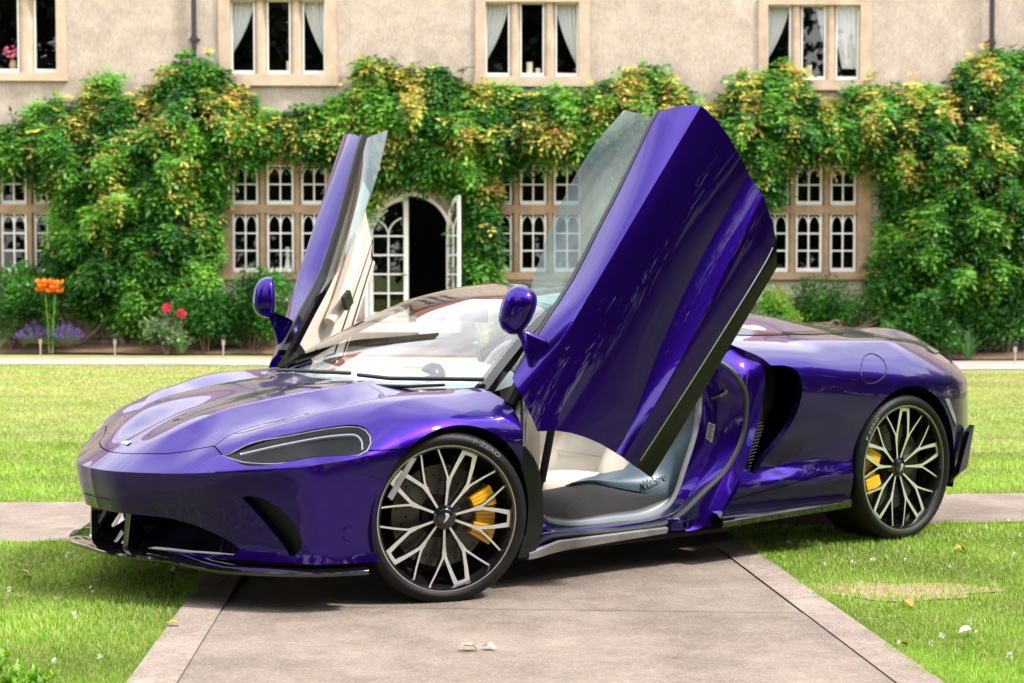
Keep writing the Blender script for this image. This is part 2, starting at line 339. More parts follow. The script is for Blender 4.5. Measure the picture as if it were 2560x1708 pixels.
hh = (.011 + .017 * rng.random(n)) * (.7 + .5 * patch) * np.where(gy > 11.5, 1.1, 1); ww = (.0018 + .0016 * rng.random(n)) * (1 + .16 * (gy - 5)); an = rng.random(n) * 2 * np.pi
lean = .75 * hh * rng.random(n); la = rng.random(n) * 2 * np.pi; z0 = gz(gx, gy)
ex, ey = np.cos(an) * ww, np.sin(an) * ww
V = np.empty((n, 3, 3), np.float32)
V[:, 0] = np.stack([gx - ex, gy - ey, z0], 1); V[:, 1] = np.stack([gx + ex, gy + ey, z0], 1)
V[:, 2] = np.stack([gx + np.cos(la) * lean, gy + np.sin(la) * lean, z0 + hh], 1)
dryb = rng.random(n) < (.06 + .1 * (1 - patch)); c = np.empty((n, 3), np.float32); q = rng.random(n)[:, None]
c[:] = (1 - q) * np.array([.15, .29, .026]) + q * np.array([.42, .57, .13]); c[dryb] = np.array([.60, .54, .28])
c *= (.72 + .5 * patch)[:, None]; tf = (np.clip((gy - 10) / 12, 0, 1) * (.55 + .45 * np.sin(gx * .9 + 2 * np.sin(gy * .55)) * np.sin(gy * .8 + gx * .3)))[:, None]; c = c * (1 - tf) + np.array([.50, .44, .20]) * (.75 + .4 * rng.random((n, 1))) * tf
M['blade'] = foliage('grass_blade', .35, .55)
tag(mesh('grass', V.reshape(-1, 3), np.arange(3 * n).reshape(-1, 3), M['blade'], attr=np.repeat(c, 3, 0)), 'short green lawn grass on both sides of the concrete path', 'grass', kind='stuff')
# bare worn patch in the lawn
th = np.linspace(0, 2 * np.pi, 40, endpoint=False); rr_ = 1 + .18 * np.sin(3 * th) + .1 * np.sin(7 * th + 1)
px_, py_ = 1.55 + .40 * rr_ * np.cos(th), 7.08 + .19 * rr_ * np.sin(th)
V = np.stack([np.r_[1.55, px_], np.r_[7.08, py_], gz(np.r_[1.55, px_], np.r_[7.08, py_]) + .006], 1)
tag(mesh('bare_soil', V, [(0, i + 1, (i + 1) % 40 + 1) for i in range(40)], mat('dry_soil', (.23, .155, .095), .95, noise=(30, .3, 6, (.31, .235, .12)), bump=(120, .5, .004))), kind='structure')

# ------------------------------------------------------------------ the manor house
M.update(
    render=concrete('roughcast_render', (.46, .36, .295), (.63, .51, .43), (1, 1, .35), .35, 1.0),
    stone=mat('pale_stone', (.56, .44, .33), .85, noise=(3.5, .2, 7, (.44, .33, .24)), bump=(40, .4, .008), spec=.2),
    warm_stone=mat('warm_stone', (.40, .275, .17), .88, noise=(5, .3, 7, (.28, .19, .12)), bump=(40, .4, .008), spec=.2),
    block=mat('plinth_stone', (.20, .135, .10), .9, noise=(6, .35, 6, (.13, .09, .065)), bump=(25, .6, .015), spec=.2),
    white=mat('white_joinery', (.80, .79, .76), .5, noise=(9, .06)), pane=glassy('window_pane', (.93, .94, .93), .9, base=.04),
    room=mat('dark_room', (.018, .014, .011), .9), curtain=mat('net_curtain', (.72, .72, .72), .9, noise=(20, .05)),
    pipe=mat('black_iron', (.02, .02, .024), .4), roof=mat('clay_tile', (.24, .075, .045), .8, noise=(4, .3)), soil=mat('bed_soil', (.085, .055, .035), .95, noise=(14, .5, 6, (.20, .12, .06)), bump=(30, 1, .03)),
)
HX = lambda p: .0070440 * (p - 1280) * (1 + .0297 * (p - 1280) / 4401)     # facade: full-size image pixels to metres along the wall
HZ = lambda p: 1.124 + (683 - p) * .006985                                  # and to metres above the drive
house = tag(empty('manor_house', (0, 31, 0), R(1.7)), 'long rendered manor house with stone mullioned windows and an arched doorway', 'house')
UP = [  # lights (left, right) per upper window, outer edge of the stone frame
    dict(L=[(-118, -62), (-42, 52), (89, 148)][1:], o=(-75, 172), top=-14, bot=185, sill=203),
    dict(L=[(580, 640), (669, 729), (758, 815)], o=(551, 844), top=2, bot=187, sill=213),
    dict(L=[(1214, 1275), (1300, 1361), (1388, 1446)], o=(1189, 1473), top=5, bot=191, sill=213),
    dict(L=[(1915, 1976), (2001, 2063), (2087, 2145)], o=(1892, 2173), top=9, bot=197, sill=220)]
LO = [
    dict(L=[(-82, -16), (0, 66), (83, 149)], o=(-110, 172)), dict(L=[(580, 646), (666, 735), (752, 818)], o=(556, 842)),
    dict(L=[(1217, 1281), (1300, 1367), (1384, 1453)], o=(1195, 1478)), dict(L=[(1906, 1973), (1990, 2057), (2076, 2142)], o=(1882, 2176))]
DX, DW, DS, DB = HX(1022), .705, HZ(590), HZ(806)       # door: centre, half width, springing, threshold
openings = []
for w in UP: openings.append((HX(w['o'][0]), HX(w['o'][1]), HZ(w['sill']), HZ(w['top'] - 16)))
for w in LO: openings.append((HX(w['o'][0]), HX(w['o'][1]), HZ(696), HZ(394)))
openings.append((DX - DW - .07, DX + DW + .07, DB, DS + DW + .07))
for w in UP: openings.append((HX(w['o'][0]), HX(w['o'][1]), HZ(w['sill']) + 4.3, HZ(w['top'] - 16) + 4.3))
X0, X1, Z0, Z1 = -26, 26, -.6, 10.7
xs = sorted({X0, X1, *[o[0] for o in openings], *[o[1] for o in openings]}); zs = sorted({Z0, Z1, *[o[2] for o in openings], *[o[3] for o in openings]})
wb = MB()
for i in range(len(xs) - 1):
    for j in range(len(zs) - 1):
        cxm, czm = (xs[i] + xs[i + 1]) / 2, (zs[j] + zs[j + 1]) / 2
        if not any(a < cxm < b and c < czm < d for a, b, c, d in openings):
            wb.add([(xs[i], 0, zs[j]), (xs[i + 1], 0, zs[j]), (xs[i + 1], 0, zs[j + 1]), (xs[i], 0, zs[j + 1])], [(0, 1, 2, 3)])
for a, b, c, d in openings:      # reveals
    wb.add([(a, 0, c), (b, 0, c), (b, 0, d), (a, 0, d), (a, .36, c), (b, .36, c), (b, .36, d), (a, .36, d)], [(0, 4, 5, 1), (1, 5, 6, 2), (2, 6, 7, 3), (3, 7, 4, 0)])
# arch spandrels over the door
na = 20; arc = [(DX + (DW + .07) * math.cos(math.pi * k / na), DS + (DW + .07) * math.sin(math.pi * k / na)) for k in range(na + 1)]
zt = DS + DW + .07
for k in range(na):
    (xa, za), (xb, zb) = arc[k], arc[k + 1]
    wb.add([(xa, -.001, za), (xa, -.001, zt), (xb, -.001, zt), (xb, -.001, zb)], [(0, 1, 2, 3)])
    wb.add([(xa, 0, za), (xb, 0, zb), (xb, .36, zb), (xa, .36, za)], [(0, 1, 2, 3)])
wall_o = wb.build('wall', M['render'], house)
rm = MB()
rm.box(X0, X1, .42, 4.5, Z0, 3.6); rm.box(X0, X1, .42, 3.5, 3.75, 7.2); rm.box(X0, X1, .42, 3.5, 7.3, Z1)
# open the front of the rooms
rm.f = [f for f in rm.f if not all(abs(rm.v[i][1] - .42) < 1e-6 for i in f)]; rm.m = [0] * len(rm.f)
rm.build('room', M['room'], house)  # near-black colour stands in for the shade of the unlit rooms
rf = MB(); rf.add([(X0, -.35, Z1), (X1, -.35, Z1), (X1, 4.5, Z1 + 4), (X0, 4.5, Z1 + 4), (X0, 9, Z1), (X1, 9, Z1)], [(0, 1, 2, 3), (3, 2, 5, 4)])
rf.build('roof', M['roof'], house)
# chamfered stone window frames
def stone_frame(name, o, lights, zs_, ztop, tiers, m):
    b = MB(); xa, xb = o
    le, ri_ = lights[0][0], lights[-1][1]
    b.box(xa, le, -.035, .30, zs_, ztop); b.box(ri_, xb, -.035, .30, zs_, ztop)
    b.box(le, ri_, -.033, .30, tiers[-1][1], ztop); b.box(xa - .03, xb + .03, -.085, .30, zs_ - .02, tiers[0][0] - .001)
    for k in range(len(lights) - 1):
        p, q = lights[k][1], lights[k + 1][0]; mz = (p + q) / 2
        b.prism([(p, .28), (p, .13), (mz - .035, .03), (mz + .035, .03), (q, .13), (q, .28)], tiers[0][0], tiers[-1][1], plane='xy')
    for k in range(len(tiers) - 1): b.box(le, ri_, .024, .27, tiers[k][1], tiers[k + 1][0])
    return b.build(name, m, house)
pane_me = None
def pane(parent, xa, xb, za, zb, y):
    global pane_me
    if pane_me is None:
        pane_me = bpy.data.meshes.new('pane'); pane_me.from_pydata([(0, 0, 0), (1, 0, 0), (1, 0, 1), (0, 0, 1)], [], [(0, 1, 2, 3)]); pane_me.materials.append(M['pane'])
    o = link('pane', pane_me, parent); o.location = (xa, y, za); o.scale = (xb - xa, 1, zb - za); return o
def gothic(b, xa, xb, z0, z1, y0, y1, t):
    """two curved bars meeting in a point between xa and xb"""
    w = xb - xa; mid = (xa + xb) / 2
    for s in (0, 1):
        P = []
        for k in range(9):
            u = k / 8; x = xa + w * .5 * (1 - math.cos(u * math.pi / 2.15)) / (1 - math.cos(math.pi / 2.15)); z = z0 + (z1 - z0) * math.sin(u * math.pi / 2)
            P.append((x if s == 0 else xb - (x - xa), z))
        for k in range(8):
            (p, q), (r_, u_) = P[k], P[k + 1]; d = t if s == 0 else -t
            b.add([(p, y0, q), (r_, y0, u_), (r_ - d, y0, u_ + .012), (p - d * .6, y0, q), (p, y1, q), (r_, y1, u_), (r_ - d, y1, u_ + .012), (p - d * .6, y1, q)], [(0, 1, 2, 3), (7, 6, 5, 4), (0, 4, 5, 1), (2, 6, 7, 3)])
def casement(win, xa, xb, za, zb, rows, fr=.042):
    b = MB(); y0, y1 = .10, .15; bar = .026; lo = .075
    b.box(xa + .004, xa + fr, y0, y1, za + .004, zb); b.box(xb - fr, xb - .004, y0, y1, za + .004, zb)
    b.box(xa + fr, xb - fr, y0 + .001, y1, za + .004, za + lo); b.box(xa + fr, xb - fr, y0 + .001, y1, zb - fr * .6, zb)
    if rows:
        mx_ = (xa + xb) / 2; b.box(mx_ - bar / 2, mx_ + bar / 2, y0 + .006, y1 - .01, za + lo, zb - fr * .6)
        zt_ = zb - fr * .6; hs = (zt_ - za - lo) / (rows + .08)
        zl = [za + lo + hs * k for k in range(1, rows)]
        for z in zl: b.box(xa + fr, xb - fr, y0 + .008, y1 - .012, z - bar / 2, z + bar / 2)
        for p, q in ((xa + fr, mx_ - bar / 2), (mx_ + bar / 2, xb - fr)):
            gothic(b, p, q, zl[-1] + .10, zt_ - .035, y0 + .008, y1 - .015, .022)
        c = b.build('casement', M['white'], win)
        ze = [za + lo] + zl + [zt_]
        for k in range(rows):
            pane(win, xa + fr, mx_ - bar / 2, ze[k], ze[k + 1], y1 - .02); pane(win, mx_ + bar / 2, xb - fr, ze[k], ze[k + 1], y1 - .02)
    else:
        c = b.build('casement', M['white'], win); pane(win, xa + fr, xb - fr, za + lo, zb - fr * .6, y1 - .02)
    return c
def curtain(win, xa, xb, za, zb, side, y=.20, reach=1.0, low=0.0):
    nx, nz = 26, 30; V = []
    for j in range(nz + 1):
        t = j / nz; z = zb + (za - zb) * t
        wd = (xb - xa) * (1 - .93 * reach * t ** 1.7) if not low else (xb - xa) * (1 - .15 * t - low * max(0, t - .55) * 1.2)
        for i in range(nx + 1):
            s = i / nx; x = xa + wd * s if side == 'l' else xb - wd * s
            zz = z + (.16 * s * s * (1 - t) if not low else 0)
            V.append((x, y + .022 * math.sin(s * 30 + t * 2) * (1 - .3 * t), min(zz, zb)))
    return mesh('curtain', V, [(j * (nx + 1) + i, j * (nx + 1) + i + 1, (j + 1) * (nx + 1) + i + 1, (j + 1) * (nx + 1) + i) for j in range(nz) for i in range(nx)], M['curtain'], win, smooth=True)
for wi, w in enumerate(UP):
    Ls = [(HX(a), HX(b)) for a, b in w['L']]; zb, zt2 = HZ(w['bot']), HZ(w['top'])
    win = stone_frame('window', (HX(w['o'][0]), HX(w['o'][1])), Ls, HZ(w['sill']), HZ(w['top'] - 16), [(zb, zt2)], M['stone'])
    for a, b in Ls: casement(win, a, b, zb, zt2, 0, .03)
    if wi == 1: curtain(win, Ls[0][0], Ls[0][1], zb + .4, zt2, 'l'); curtain(win, Ls[2][0], Ls[2][1], zb + .35, zt2, 'r', reach=.95)
    if wi == 2: curtain(win, Ls[0][0], Ls[0][1], zb + .3, zt2, 'l', reach=1.02); curtain(win, Ls[2][0], Ls[2][1], zb + .25, zt2, 'r', reach=.97)
    if wi == 3: curtain(win, Ls[0][0], Ls[0][1], zb + .35, zt2, 'l', reach=1.02); curtain(win, Ls[2][0], Ls[2][1], zb + .22, zt2, 'r', low=.35); curtain(win, Ls[1][0] + .28, Ls[1][1], zb + .6, zt2, 'r')
for w in UP:      # second floor: above the frame, but mirrored in the bonnet
    Ls = [(HX(a), HX(b)) for a, b in w['L']]; win = stone_frame('window', (HX(w['o'][0]), HX(w['o'][1])), Ls, HZ(w['sill']) + 4.3, HZ(w['top'] - 16) + 4.3, [(HZ(w['bot']) + 4.3, HZ(w['top']) + 4.3)], M['stone'])
    for a, b in Ls: casement(win, a, b, HZ(w['bot']) + 4.3, HZ(w['top']) + 4.3, 0, .03)
for wi, w in enumerate(LO):
    Ls = [(HX(a), HX(b)) for a, b in w['L']]; T = [(HZ(681), HZ(532)), (HZ(512), HZ(412))]
    win = stone_frame('window', (HX(w['o'][0]), HX(w['o'][1])), Ls, HZ(696), HZ(394), T, M['warm_stone'])
    for a, b in Ls: casement(win, a, b, T[0][0], T[0][1], 3); casement(win, a, b, T[1][0], T[1][1], 2)
# arched doorway, french doors: one leaf shut, one swung out
b = MB()
for k in range(na):
    t0, t1 = math.pi * k / na, math.pi * (k + 1) / na; r0, r1 = DW + .004, DW + .066
    P = [(DX + r * math.cos(t), y, DS + r * math.sin(t)) for y in (-.02, .2) for r in (r0, r1) for t in (t0, t1)]
    b.add(P, [(0, 1, 3, 2), (4, 6, 7, 5), (0, 4, 5, 1), (2, 3, 7, 6)])
for s in (-1, 1): b.box(DX + s * (DW + .004), DX + s * (DW + .066), -.02, .2, DB, DS)
b.box(DX - DW - .2, DX + DW + .2, -.45, .30, DB - .16, DB - .003)
b.build('doorway_surround', M['white'], house)
def door_leaf(flip):
    """hinge at x = 0, meeting stile at x = DW (mirrored when flip)"""
    b = MB(); w = DW - .01; st = .075; bar = .028; y0, y1 = 0, .045; sp = DS - DB; top = sp + w
    b.box(0, st, y0, y1, .004, sp); b.box(w - .085, w, y0, y1, .004, top - .004); b.box(st, w - .085, y0 + .001, y1, .004, .17)
    m_ = (st + w - .085) / 2; b.box(m_ - bar / 2, m_ + bar / 2, y0 + .008, y1 - .008, .17, sp)
    rows = [.17 + (sp - .17) * k / 4 for k in range(1, 5)]
    for z in rows: b.box(st, w - .085, y0 + .008, y1 - .008, z - bar / 2, z + bar / 2)
    for k in range(14):
        t0, t1 = math.pi / 2 + (math.pi / 2) * k / 14, math.pi / 2 + (math.pi / 2) * (k + 1) / 14
        P = [(w + r * math.cos(t), y, sp + r * math.sin(t)) for y in (y0, y1) for r in (w - .07, w) for t in (t0, t1)]
        b.add(P, [(0, 1, 3, 2), (4, 6, 7, 5), (0, 4, 5, 1), (2, 3, 7, 6)])
    def arcbar(cx_, r, a0, a1):
        P = [(cx_ + r * math.cos(a), .022, sp + r * math.sin(a)) for a in np.linspace(a0, a1, 9)]; b.tube(P, .015, 5)
    arcbar(m_ - .30, .30, .02, 1.32); arcbar(m_ + .33, .33, math.pi - .02, math.pi - 1.28); arcbar(w - .085, w - .085 - st, math.pi - .35, math.pi - 1.02)
    if flip: b.v = [(-x, y, z) for x, y, z in b.v]
    leaf = b.build('door', M['white'], house)
    ze = [.17] + rows
    for k in range(4):
        for p, q in ((st, m_ - bar / 2), (m_ + bar / 2, w - .085)):
            if flip: p, q = -q, -p
            pane(leaf, p, q, ze[k] + bar / 2, ze[k + 1] - bar / 2, .022)
    n = 10; V = [(w - .085, .022, sp)] + [(w + (w - .07) * math.cos(t), .022, sp + (w - .07) * math.sin(t)) for t in np.linspace(math.pi / 2 + .13, math.pi, n)]
    if flip: V = [(-x, y, z) for x, y, z in V]
    mesh('pane', V, [(0, k, k + 1) for k in range(1, n)], M['pane'], leaf)
    h = MB(); sgn = -1 if flip else 1; h.tube([(sgn * (w - .045), -.005, sp * .55), (sgn * (w - .045), -.05, sp * .55), (sgn * (w - .14), -.05, sp * .55)], .011, 6)
    h.build('handle', M['pipe'], leaf); return leaf
lf = door_leaf(False); lf.location = (DX - DW + .005, .05, DB)
lr = door_leaf(True); lr.location = (DX + DW - .005, .02, DB); lr.rotation_euler = (0, 0, R(108))
# plinth of big stone blocks
pl = []; x = -13.0; rowz = [(-.55, -.02), (-.02, .33), (.33, .62)]
for j, (za, zb) in enumerate(rowz):
    x = -12.6 + .3 * j
    while x < 12.6:
        wd = .55 + .45 * random.random()
        if not (DX - 1.05 < x + wd / 2 < DX + 1.05):
            d = .015 * random.random(); q = MB(); q.box(x + .008, x + wd - .008, -.17 - d, .02, za + .008, zb - .008)
            q.build('stone_block', M['block'], house, bevel=.012)
        x += wd
# rainwater pipes, lamp over the door, ornaments on the sills
def wall_thing(x, y, z): 
    v = Matrix.Rotation(R(1.7), 4, 'Z') @ Vector((x, y, z)); return (v.x, v.y + 31, v.z)
for p, lab in ((492, 'black iron rainwater pipe beside the second upstairs window'), (2468, 'black iron rainwater pipe at the right end of the facade')):
    b = MB(); b.tube([(0, -.10, .3), (0, -.10, 10.5)], .045, 12)
    for z in (1.6, 3.4, 5.18, 7.0): b.lathe([(.047, z - .05), (.062, z - .045), (.062, z + .045), (.047, z + .05)], 12, org=(0, -.10, 0)); b.box(-.09, .09, -.07, -.002, z - .02, z + .02)
    o = b.build('drainpipe', M['pipe'], smooth=True); o.location = wall_thing(HX(p), 0, 0); o.rotation_euler = (0, 0, R(1.7)); tag(o, lab, 'drainpipe', 'rainwater pipes on the house wall')
b = MB(); b.box(-.065, .065, -.16, -.003, -.045, .05); o = tag(empty('wall_lamp', wall_thing(HX(1025), 0, HZ(466)), R(1.7)), 'small white floodlight fixed above the arched doorway', 'lamp')
b.build('housing', M['white'], o, bevel=.008); b = MB(); b.box(-.05, .05, -.165, -.1601, -.035, .03); b.build('lens', mat('lamp_lens', (.75, .74, .70), .2), o)
def lathe_thing(name, prof, m, loc, lab, cat, group=None, n=20):
    b = MB().lathe(prof, n); o = b.build(name, m, smooth=True); o.location = loc; return tag(o, lab, cat, group)
wax = mat('candle_wax', (.78, .70, .55), .6)
def candle(px, py, h, r, lab, y=.19): return lathe_thing('candle', [(0, 0), (r, 0), (r, h), (r * .7, h - .006), (0, h - .008)], wax, wall_thing(HX(px), y, HZ(py) + .08), lab, 'candle', 'candles on the upstairs window sills')
candle(721, 187, .17, .03, 'thin white candle at the right of the middle light, second upstairs window')
candle(1325, 191, .19, .055, 'fat cream pillar candle in the middle of the third upstairs window')
candle(1346, 191, .085, .045, 'short white candle beside the fat pillar candle')
candle(2024, 197, .20, .05, 'cream pillar candle in the middle light of the fourth upstairs window')
o = lathe_thing('figurine', [(0, 0), (.062, 0), (.066, .03), (.05, .05), (.04, .14), (.026, .185), (.045, .22), (.047, .25), (.03, .28), (.02, .30), (.04, .335), (.042, .36), (0, .37)], M['white'], wall_thing(HX(717), .21, HZ(681) + .08), 'white turned ornament standing inside the lower left mullioned window', 'ornament')
fl = tag(empty('flower_vase', wall_thing(HX(33), .2, HZ(185) + .075)), 'vase of pink flowers behind the far left upstairs window', 'vase')
MB().lathe([(0, 0), (.05, 0), (.075, .07), (.05, .14), (.055, .16)], 16).build('vase', mat('vase_glaze', (.5, .36, .22), .3), fl, smooth=True)
b = MB()
for k in range(26):
    a, q = random.random() * 6.28, random.random(); p = (.15 * q * math.cos(a), .08 * q * math.sin(a), .20 + .20 * random.random())
    b.lathe([(0, -.02), (.034, -.01), (.04, .01), (.02, .025)], 7, org=p, m=int(random.random() < .3))
b.build('bloom', [mat('pink_petal', (.70, .08, .20), .6), mat('pale_petal', (.75, .45, .30), .6)], fl)
# planted bed along the wall
bx = np.linspace(-14, 14, 60); top = []
V = []
for x in bx:
    c_ = Matrix.Rotation(R(1.7), 4, 'Z') @ Vector((x, 0, 0)); yy0, yy1 = c_.y + 30.05 - .1 * math.sin(x * 1.7), c_.y + 31
    for t in np.linspace(0, 1, 6): V.append((c_.x, yy0 + (yy1 - yy0) * t, float(gz(c_.x, yy0)) + .02 + .14 * t ** .7 + .03 * random.random()))
tag(mesh('flower_bed', V, [(i * 6 + j, (i + 1) * 6 + j, (i + 1) * 6 + j + 1, i * 6 + j + 1) for i in range(59) for j in range(5)], M['soil'], smooth=True), kind='structure')
# ------------------------------------------------------------------ plants
M['leaf'] = foliage('leaf', .28, .42); M['wood'] = mat('bark', (.16, .115, .08), .9, noise=(12, .4, 6), bump=(30, .8, .01)); M['tree_leaf'] = foliage('tree_leaf', .08, .5); M['petal'] = foliage('petal', .25, .6)
G1, G2, G3 = np.array([.022, .085, .014]), np.array([.065, .235, .028]), np.array([.20, .44, .05])
YE, OR = np.array([.55, .52, .10]), np.array([.62, .40, .12])
def unit(a): return a / (np.linalg.norm(a, axis=-1, keepdims=True) + 1e-9)
def diamonds(P, A, S, ln, wd, col):
    """leaf quads: base P, along A (unit), across S (unit)"""
    ln = np.asarray(ln)[:, None]; wd = np.asarray(wd)[:, None]; V = np.empty((len(P), 4, 3), np.float32)
    N_ = np.cross(A, S) * ln * .10
    V[:, 0] = P; V[:, 1] = P + A * ln * .45 + S * wd + N_; V[:, 2] = P + A * ln - N_ * 1.2; V[:, 3] = P + A * ln * .45 - S * wd + N_
    return V.reshape(-1, 3), np.repeat(col, 4, 0)
def leaf_obj(name, V, C, m, parent=None): return mesh(name, V, np.arange(len(V)).reshape(-1, 4), m, parent, attr=C)
def sprays(O, D, ln, K, lw, col, jit=.18):
    """compound leaves: K pairs of leaflets along drooping stalks"""
    n = len(O); up = np.tile([0, 0, 1.], (n, 1)); S = unit(np.cross(D, up)); VV, CC = [], []
    for j in range(2 * K + 1):
        t = (j // 2 + 1) / (K + 1) if j < 2 * K else 1.0
        sg = 1 if j % 2 else -1
        P = O + D * (ln * t)[:, None] + np.array([0, 0, -1.]) * (ln * .35 * t * t)[:, None]
        A = (S * sg * .85 + D * .45 + np.array([0, 0, -.30])) if j < 2 * K else (D + np.array([0, 0, -.5]))
        A = unit(A + rng.normal(0, jit, (n, 3))); X = unit(np.cross(A, rng.normal(0, .45, (n, 3)) + np.array([0, -.55, .85])))
        l = lw * (.75 + .5 * rng.random(n)); v, c = diamonds(P, A, X, l, l * .21, col * (.8 + .4 * rng.random((n, 1)))); VV.append(v); CC.append(c)
    return np.concatenate(VV), np.concatenate(CC)
def in_poly(x, y, P):
    r = np.zeros(len(x), bool); j = len(P) - 1
    for i in range(len(P)):
        (xi, yi), (xj, yj) = P[i], P[j]; c = ((yi > y) != (yj > y)) & (x < (xj - xi) * (y - yi) / (yj - yi + 1e-12) + xi); r ^= c; j = i
    return r
def poly_dist(x, y, P):
    d = np.full(len(x), 1e9)
    for i in range(len(P)):
        a, b = np.array(P[i - 1]), np.array(P[i]); e = b - a; t = np.clip(((x - a[0]) * e[0] + (y - a[1]) * e[1]) / (e @ e + 1e-12), 0, 1)
        d = np.minimum(d, np.hypot(x - a[0] - t * e[0], y - a[1] - t * e[1]))
    return d
def vnoise(x, z, s, seed=0):
    r = np.random.default_rng(seed); o = np.zeros(len(x))
    for k in range(7):
        a = r.random() * 6.28; f = s * (.6 + 1.6 * r.random()); o += np.sin((x * np.cos(a) + z * np.sin(a)) * f + r.random() * 6.28)
    return o / 7 ** .5
K_ = 1.08936      # resized image pixels to full-size image pixels
def wpoly(P): return [(HX(a * K_), HZ(b * K_)) for a, b in P]
rot17 = np.array(Matrix.Rotation(R(1.7), 3, 'Z'))
def to_world(P): return P @ rot17.T + np.array([0, 31, 0])
def wisteria(lab, P, n, seed, stems, dmax=.65, flowers=10, lobes=()):
    root = tag(empty('wisteria', wall_thing(P[0][0], -.1, -.2)), lab, 'climbing plant', 'wisteria trained over the house wall')
    loc = np.array(root.location); a = np.array(P); lo, hi = a.min(0), a.max(0); r = np.random.default_rng(seed)
    x, z = np.empty(0), np.empty(0)
    while len(x) < n:
        p, q = lo[0] + (hi[0] - lo[0]) * r.random(n), lo[1] + (hi[1] - lo[1]) * r.random(n); k = in_poly(p, q, P); x, z = np.r_[x, p[k]], np.r_[z, q[k]]
    x, z = x[:n], z[:n]; d = poly_dist(x, z, P); x += r.normal(0, .05, n); z += r.normal(0, .06, n)
    bulge = np.minimum(dmax, .10 + .75 * d) * (.80 + .46 * vnoise(x, z, 6.5, seed + 3)); bulge = np.clip(bulge, .06, None)
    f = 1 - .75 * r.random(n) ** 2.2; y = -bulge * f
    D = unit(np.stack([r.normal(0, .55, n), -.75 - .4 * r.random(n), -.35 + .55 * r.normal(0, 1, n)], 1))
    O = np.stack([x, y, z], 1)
    g = vnoise(x, z, 4.2, seed + 9); top = np.clip((z - .4) / 3.6, 0, 1); q = np.clip(.42 + .38 * g + .25 * r.normal(0, 1, n) + .25 * (f - .7), 0, 1)[:, None]  # inner leaves darker: shade within the foliage put into the colour
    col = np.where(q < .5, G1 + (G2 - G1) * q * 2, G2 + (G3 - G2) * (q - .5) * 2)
    yl = vnoise(x, z, 4.5, seed + 21) * .75 + .45 * r.normal(0, 1, n) + 1.3 * top + .7 * (f - .8)  # yellow young leaves; more at the top and outside, where sunlight is painted in
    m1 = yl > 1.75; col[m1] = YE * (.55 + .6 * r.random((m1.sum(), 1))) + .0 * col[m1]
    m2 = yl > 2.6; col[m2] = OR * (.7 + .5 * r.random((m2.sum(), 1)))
    V, C = sprays(to_world(O) - loc, D @ rot17.T, .20 + .15 * r.random(n), 3, .115, col)
    leaf_obj('foliage', V, C, M['leaf'], root)
    if flowers:
        FV, FC = [], []; nf = 0
        for _ in range(400):
            i = r.integers(n)
            if f[i] < .9 or nf >= flowers: continue
            nf += 1; m = 46; t = r.random(m); an = r.random(m) * 6.28; rad = .045 * (1 - t) + .012
            Pf = to_world(O[i:i + 1] * np.array([1, 1, 1]) + np.stack([rad * np.cos(an), -.10 + rad * np.sin(an), -.22 * t], 1)) - loc
            A = unit(np.stack([np.cos(an), np.sin(an) - .4, -.5 * np.ones(m)], 1)); S = unit(np.cross(A, r.normal(0, 1, (m, 3))))
            v, c = diamonds(Pf, A, S, np.full(m, .028), np.full(m, .012), np.array([.40, .30, .62]) * (.7 + .7 * r.random((m, 1)))); FV.append(v); FC.append(c)
        leaf_obj('blossom', np.concatenate(FV), np.concatenate(FC), M['petal'], root)
    for st in stems:
        b = MB(); pts = [Vector(wall_thing(HX(px * K_), -yy, HZ(pz * K_))) - root.location for px, pz, yy in st[0]]
        sm = []
        for i in range(len(pts) - 1):
            for t in np.linspace(0, 1, 6, endpoint=False):
                p0, p1, p2, p3 = pts[max(i - 1, 0)], pts[i], pts[i + 1], pts[min(i + 2, len(pts) - 1)]
                sm.append(.5 * ((2 * p1) + (p2 - p0) * t + (2 * p0 - 5 * p1 + 4 * p2 - p3) * t * t + (3 * p1 - p0 - 3 * p2 + p3) * t ** 3))
        sm.append(pts[-1]); b.tube(sm, list(np.linspace(st[1], st[1] * .45, len(sm))), 7); b.build('stem', M['wood'], root, smooth=True)
    return root
PL = [(-60, 300), (0, 292), (60, 288), (85, 245), (150, 226), (196, 262), (214, 190), (250, 172), (285, 168), (262, 196), (285, 232), (330, 214), (370, 200), (400, 152), (440, 134), (500, 150), (540, 186), (562, 215), (604, 252), (640, 276),
      (640, 320), (612, 352), (575, 358), (545, 368), (520, 400), (508, 470), (503, 560), (496, 640), (470, 690), (430, 740), (390, 752), (350, 735), (300, 740), (240, 705), (190, 700), (150, 640), (118, 600), (135, 540), (140, 455), (112, 405), (60, 382), (-60, 370)]
PC = [(630, 268), (680, 258), (720, 240), (780, 232), (822, 200), (824, 140), (850, 132), (880, 146), (905, 162), (960, 158), (1010, 156), (1050, 180), (1100, 200), (1150, 200), (1200, 212), (1290, 206), (1350, 216), (1350, 352), (1290, 350), (1230, 355), (1170, 362), (1140, 395),
      (1135, 440), (1140, 500), (1138, 570), (1128, 640), (1085, 655), (1062, 640), (1064, 560), (1066, 470), (1045, 428), (990, 408), (940, 402), (890, 408), (862, 432), (845, 500), (838, 385), (760, 350), (690, 345), (630, 325)]
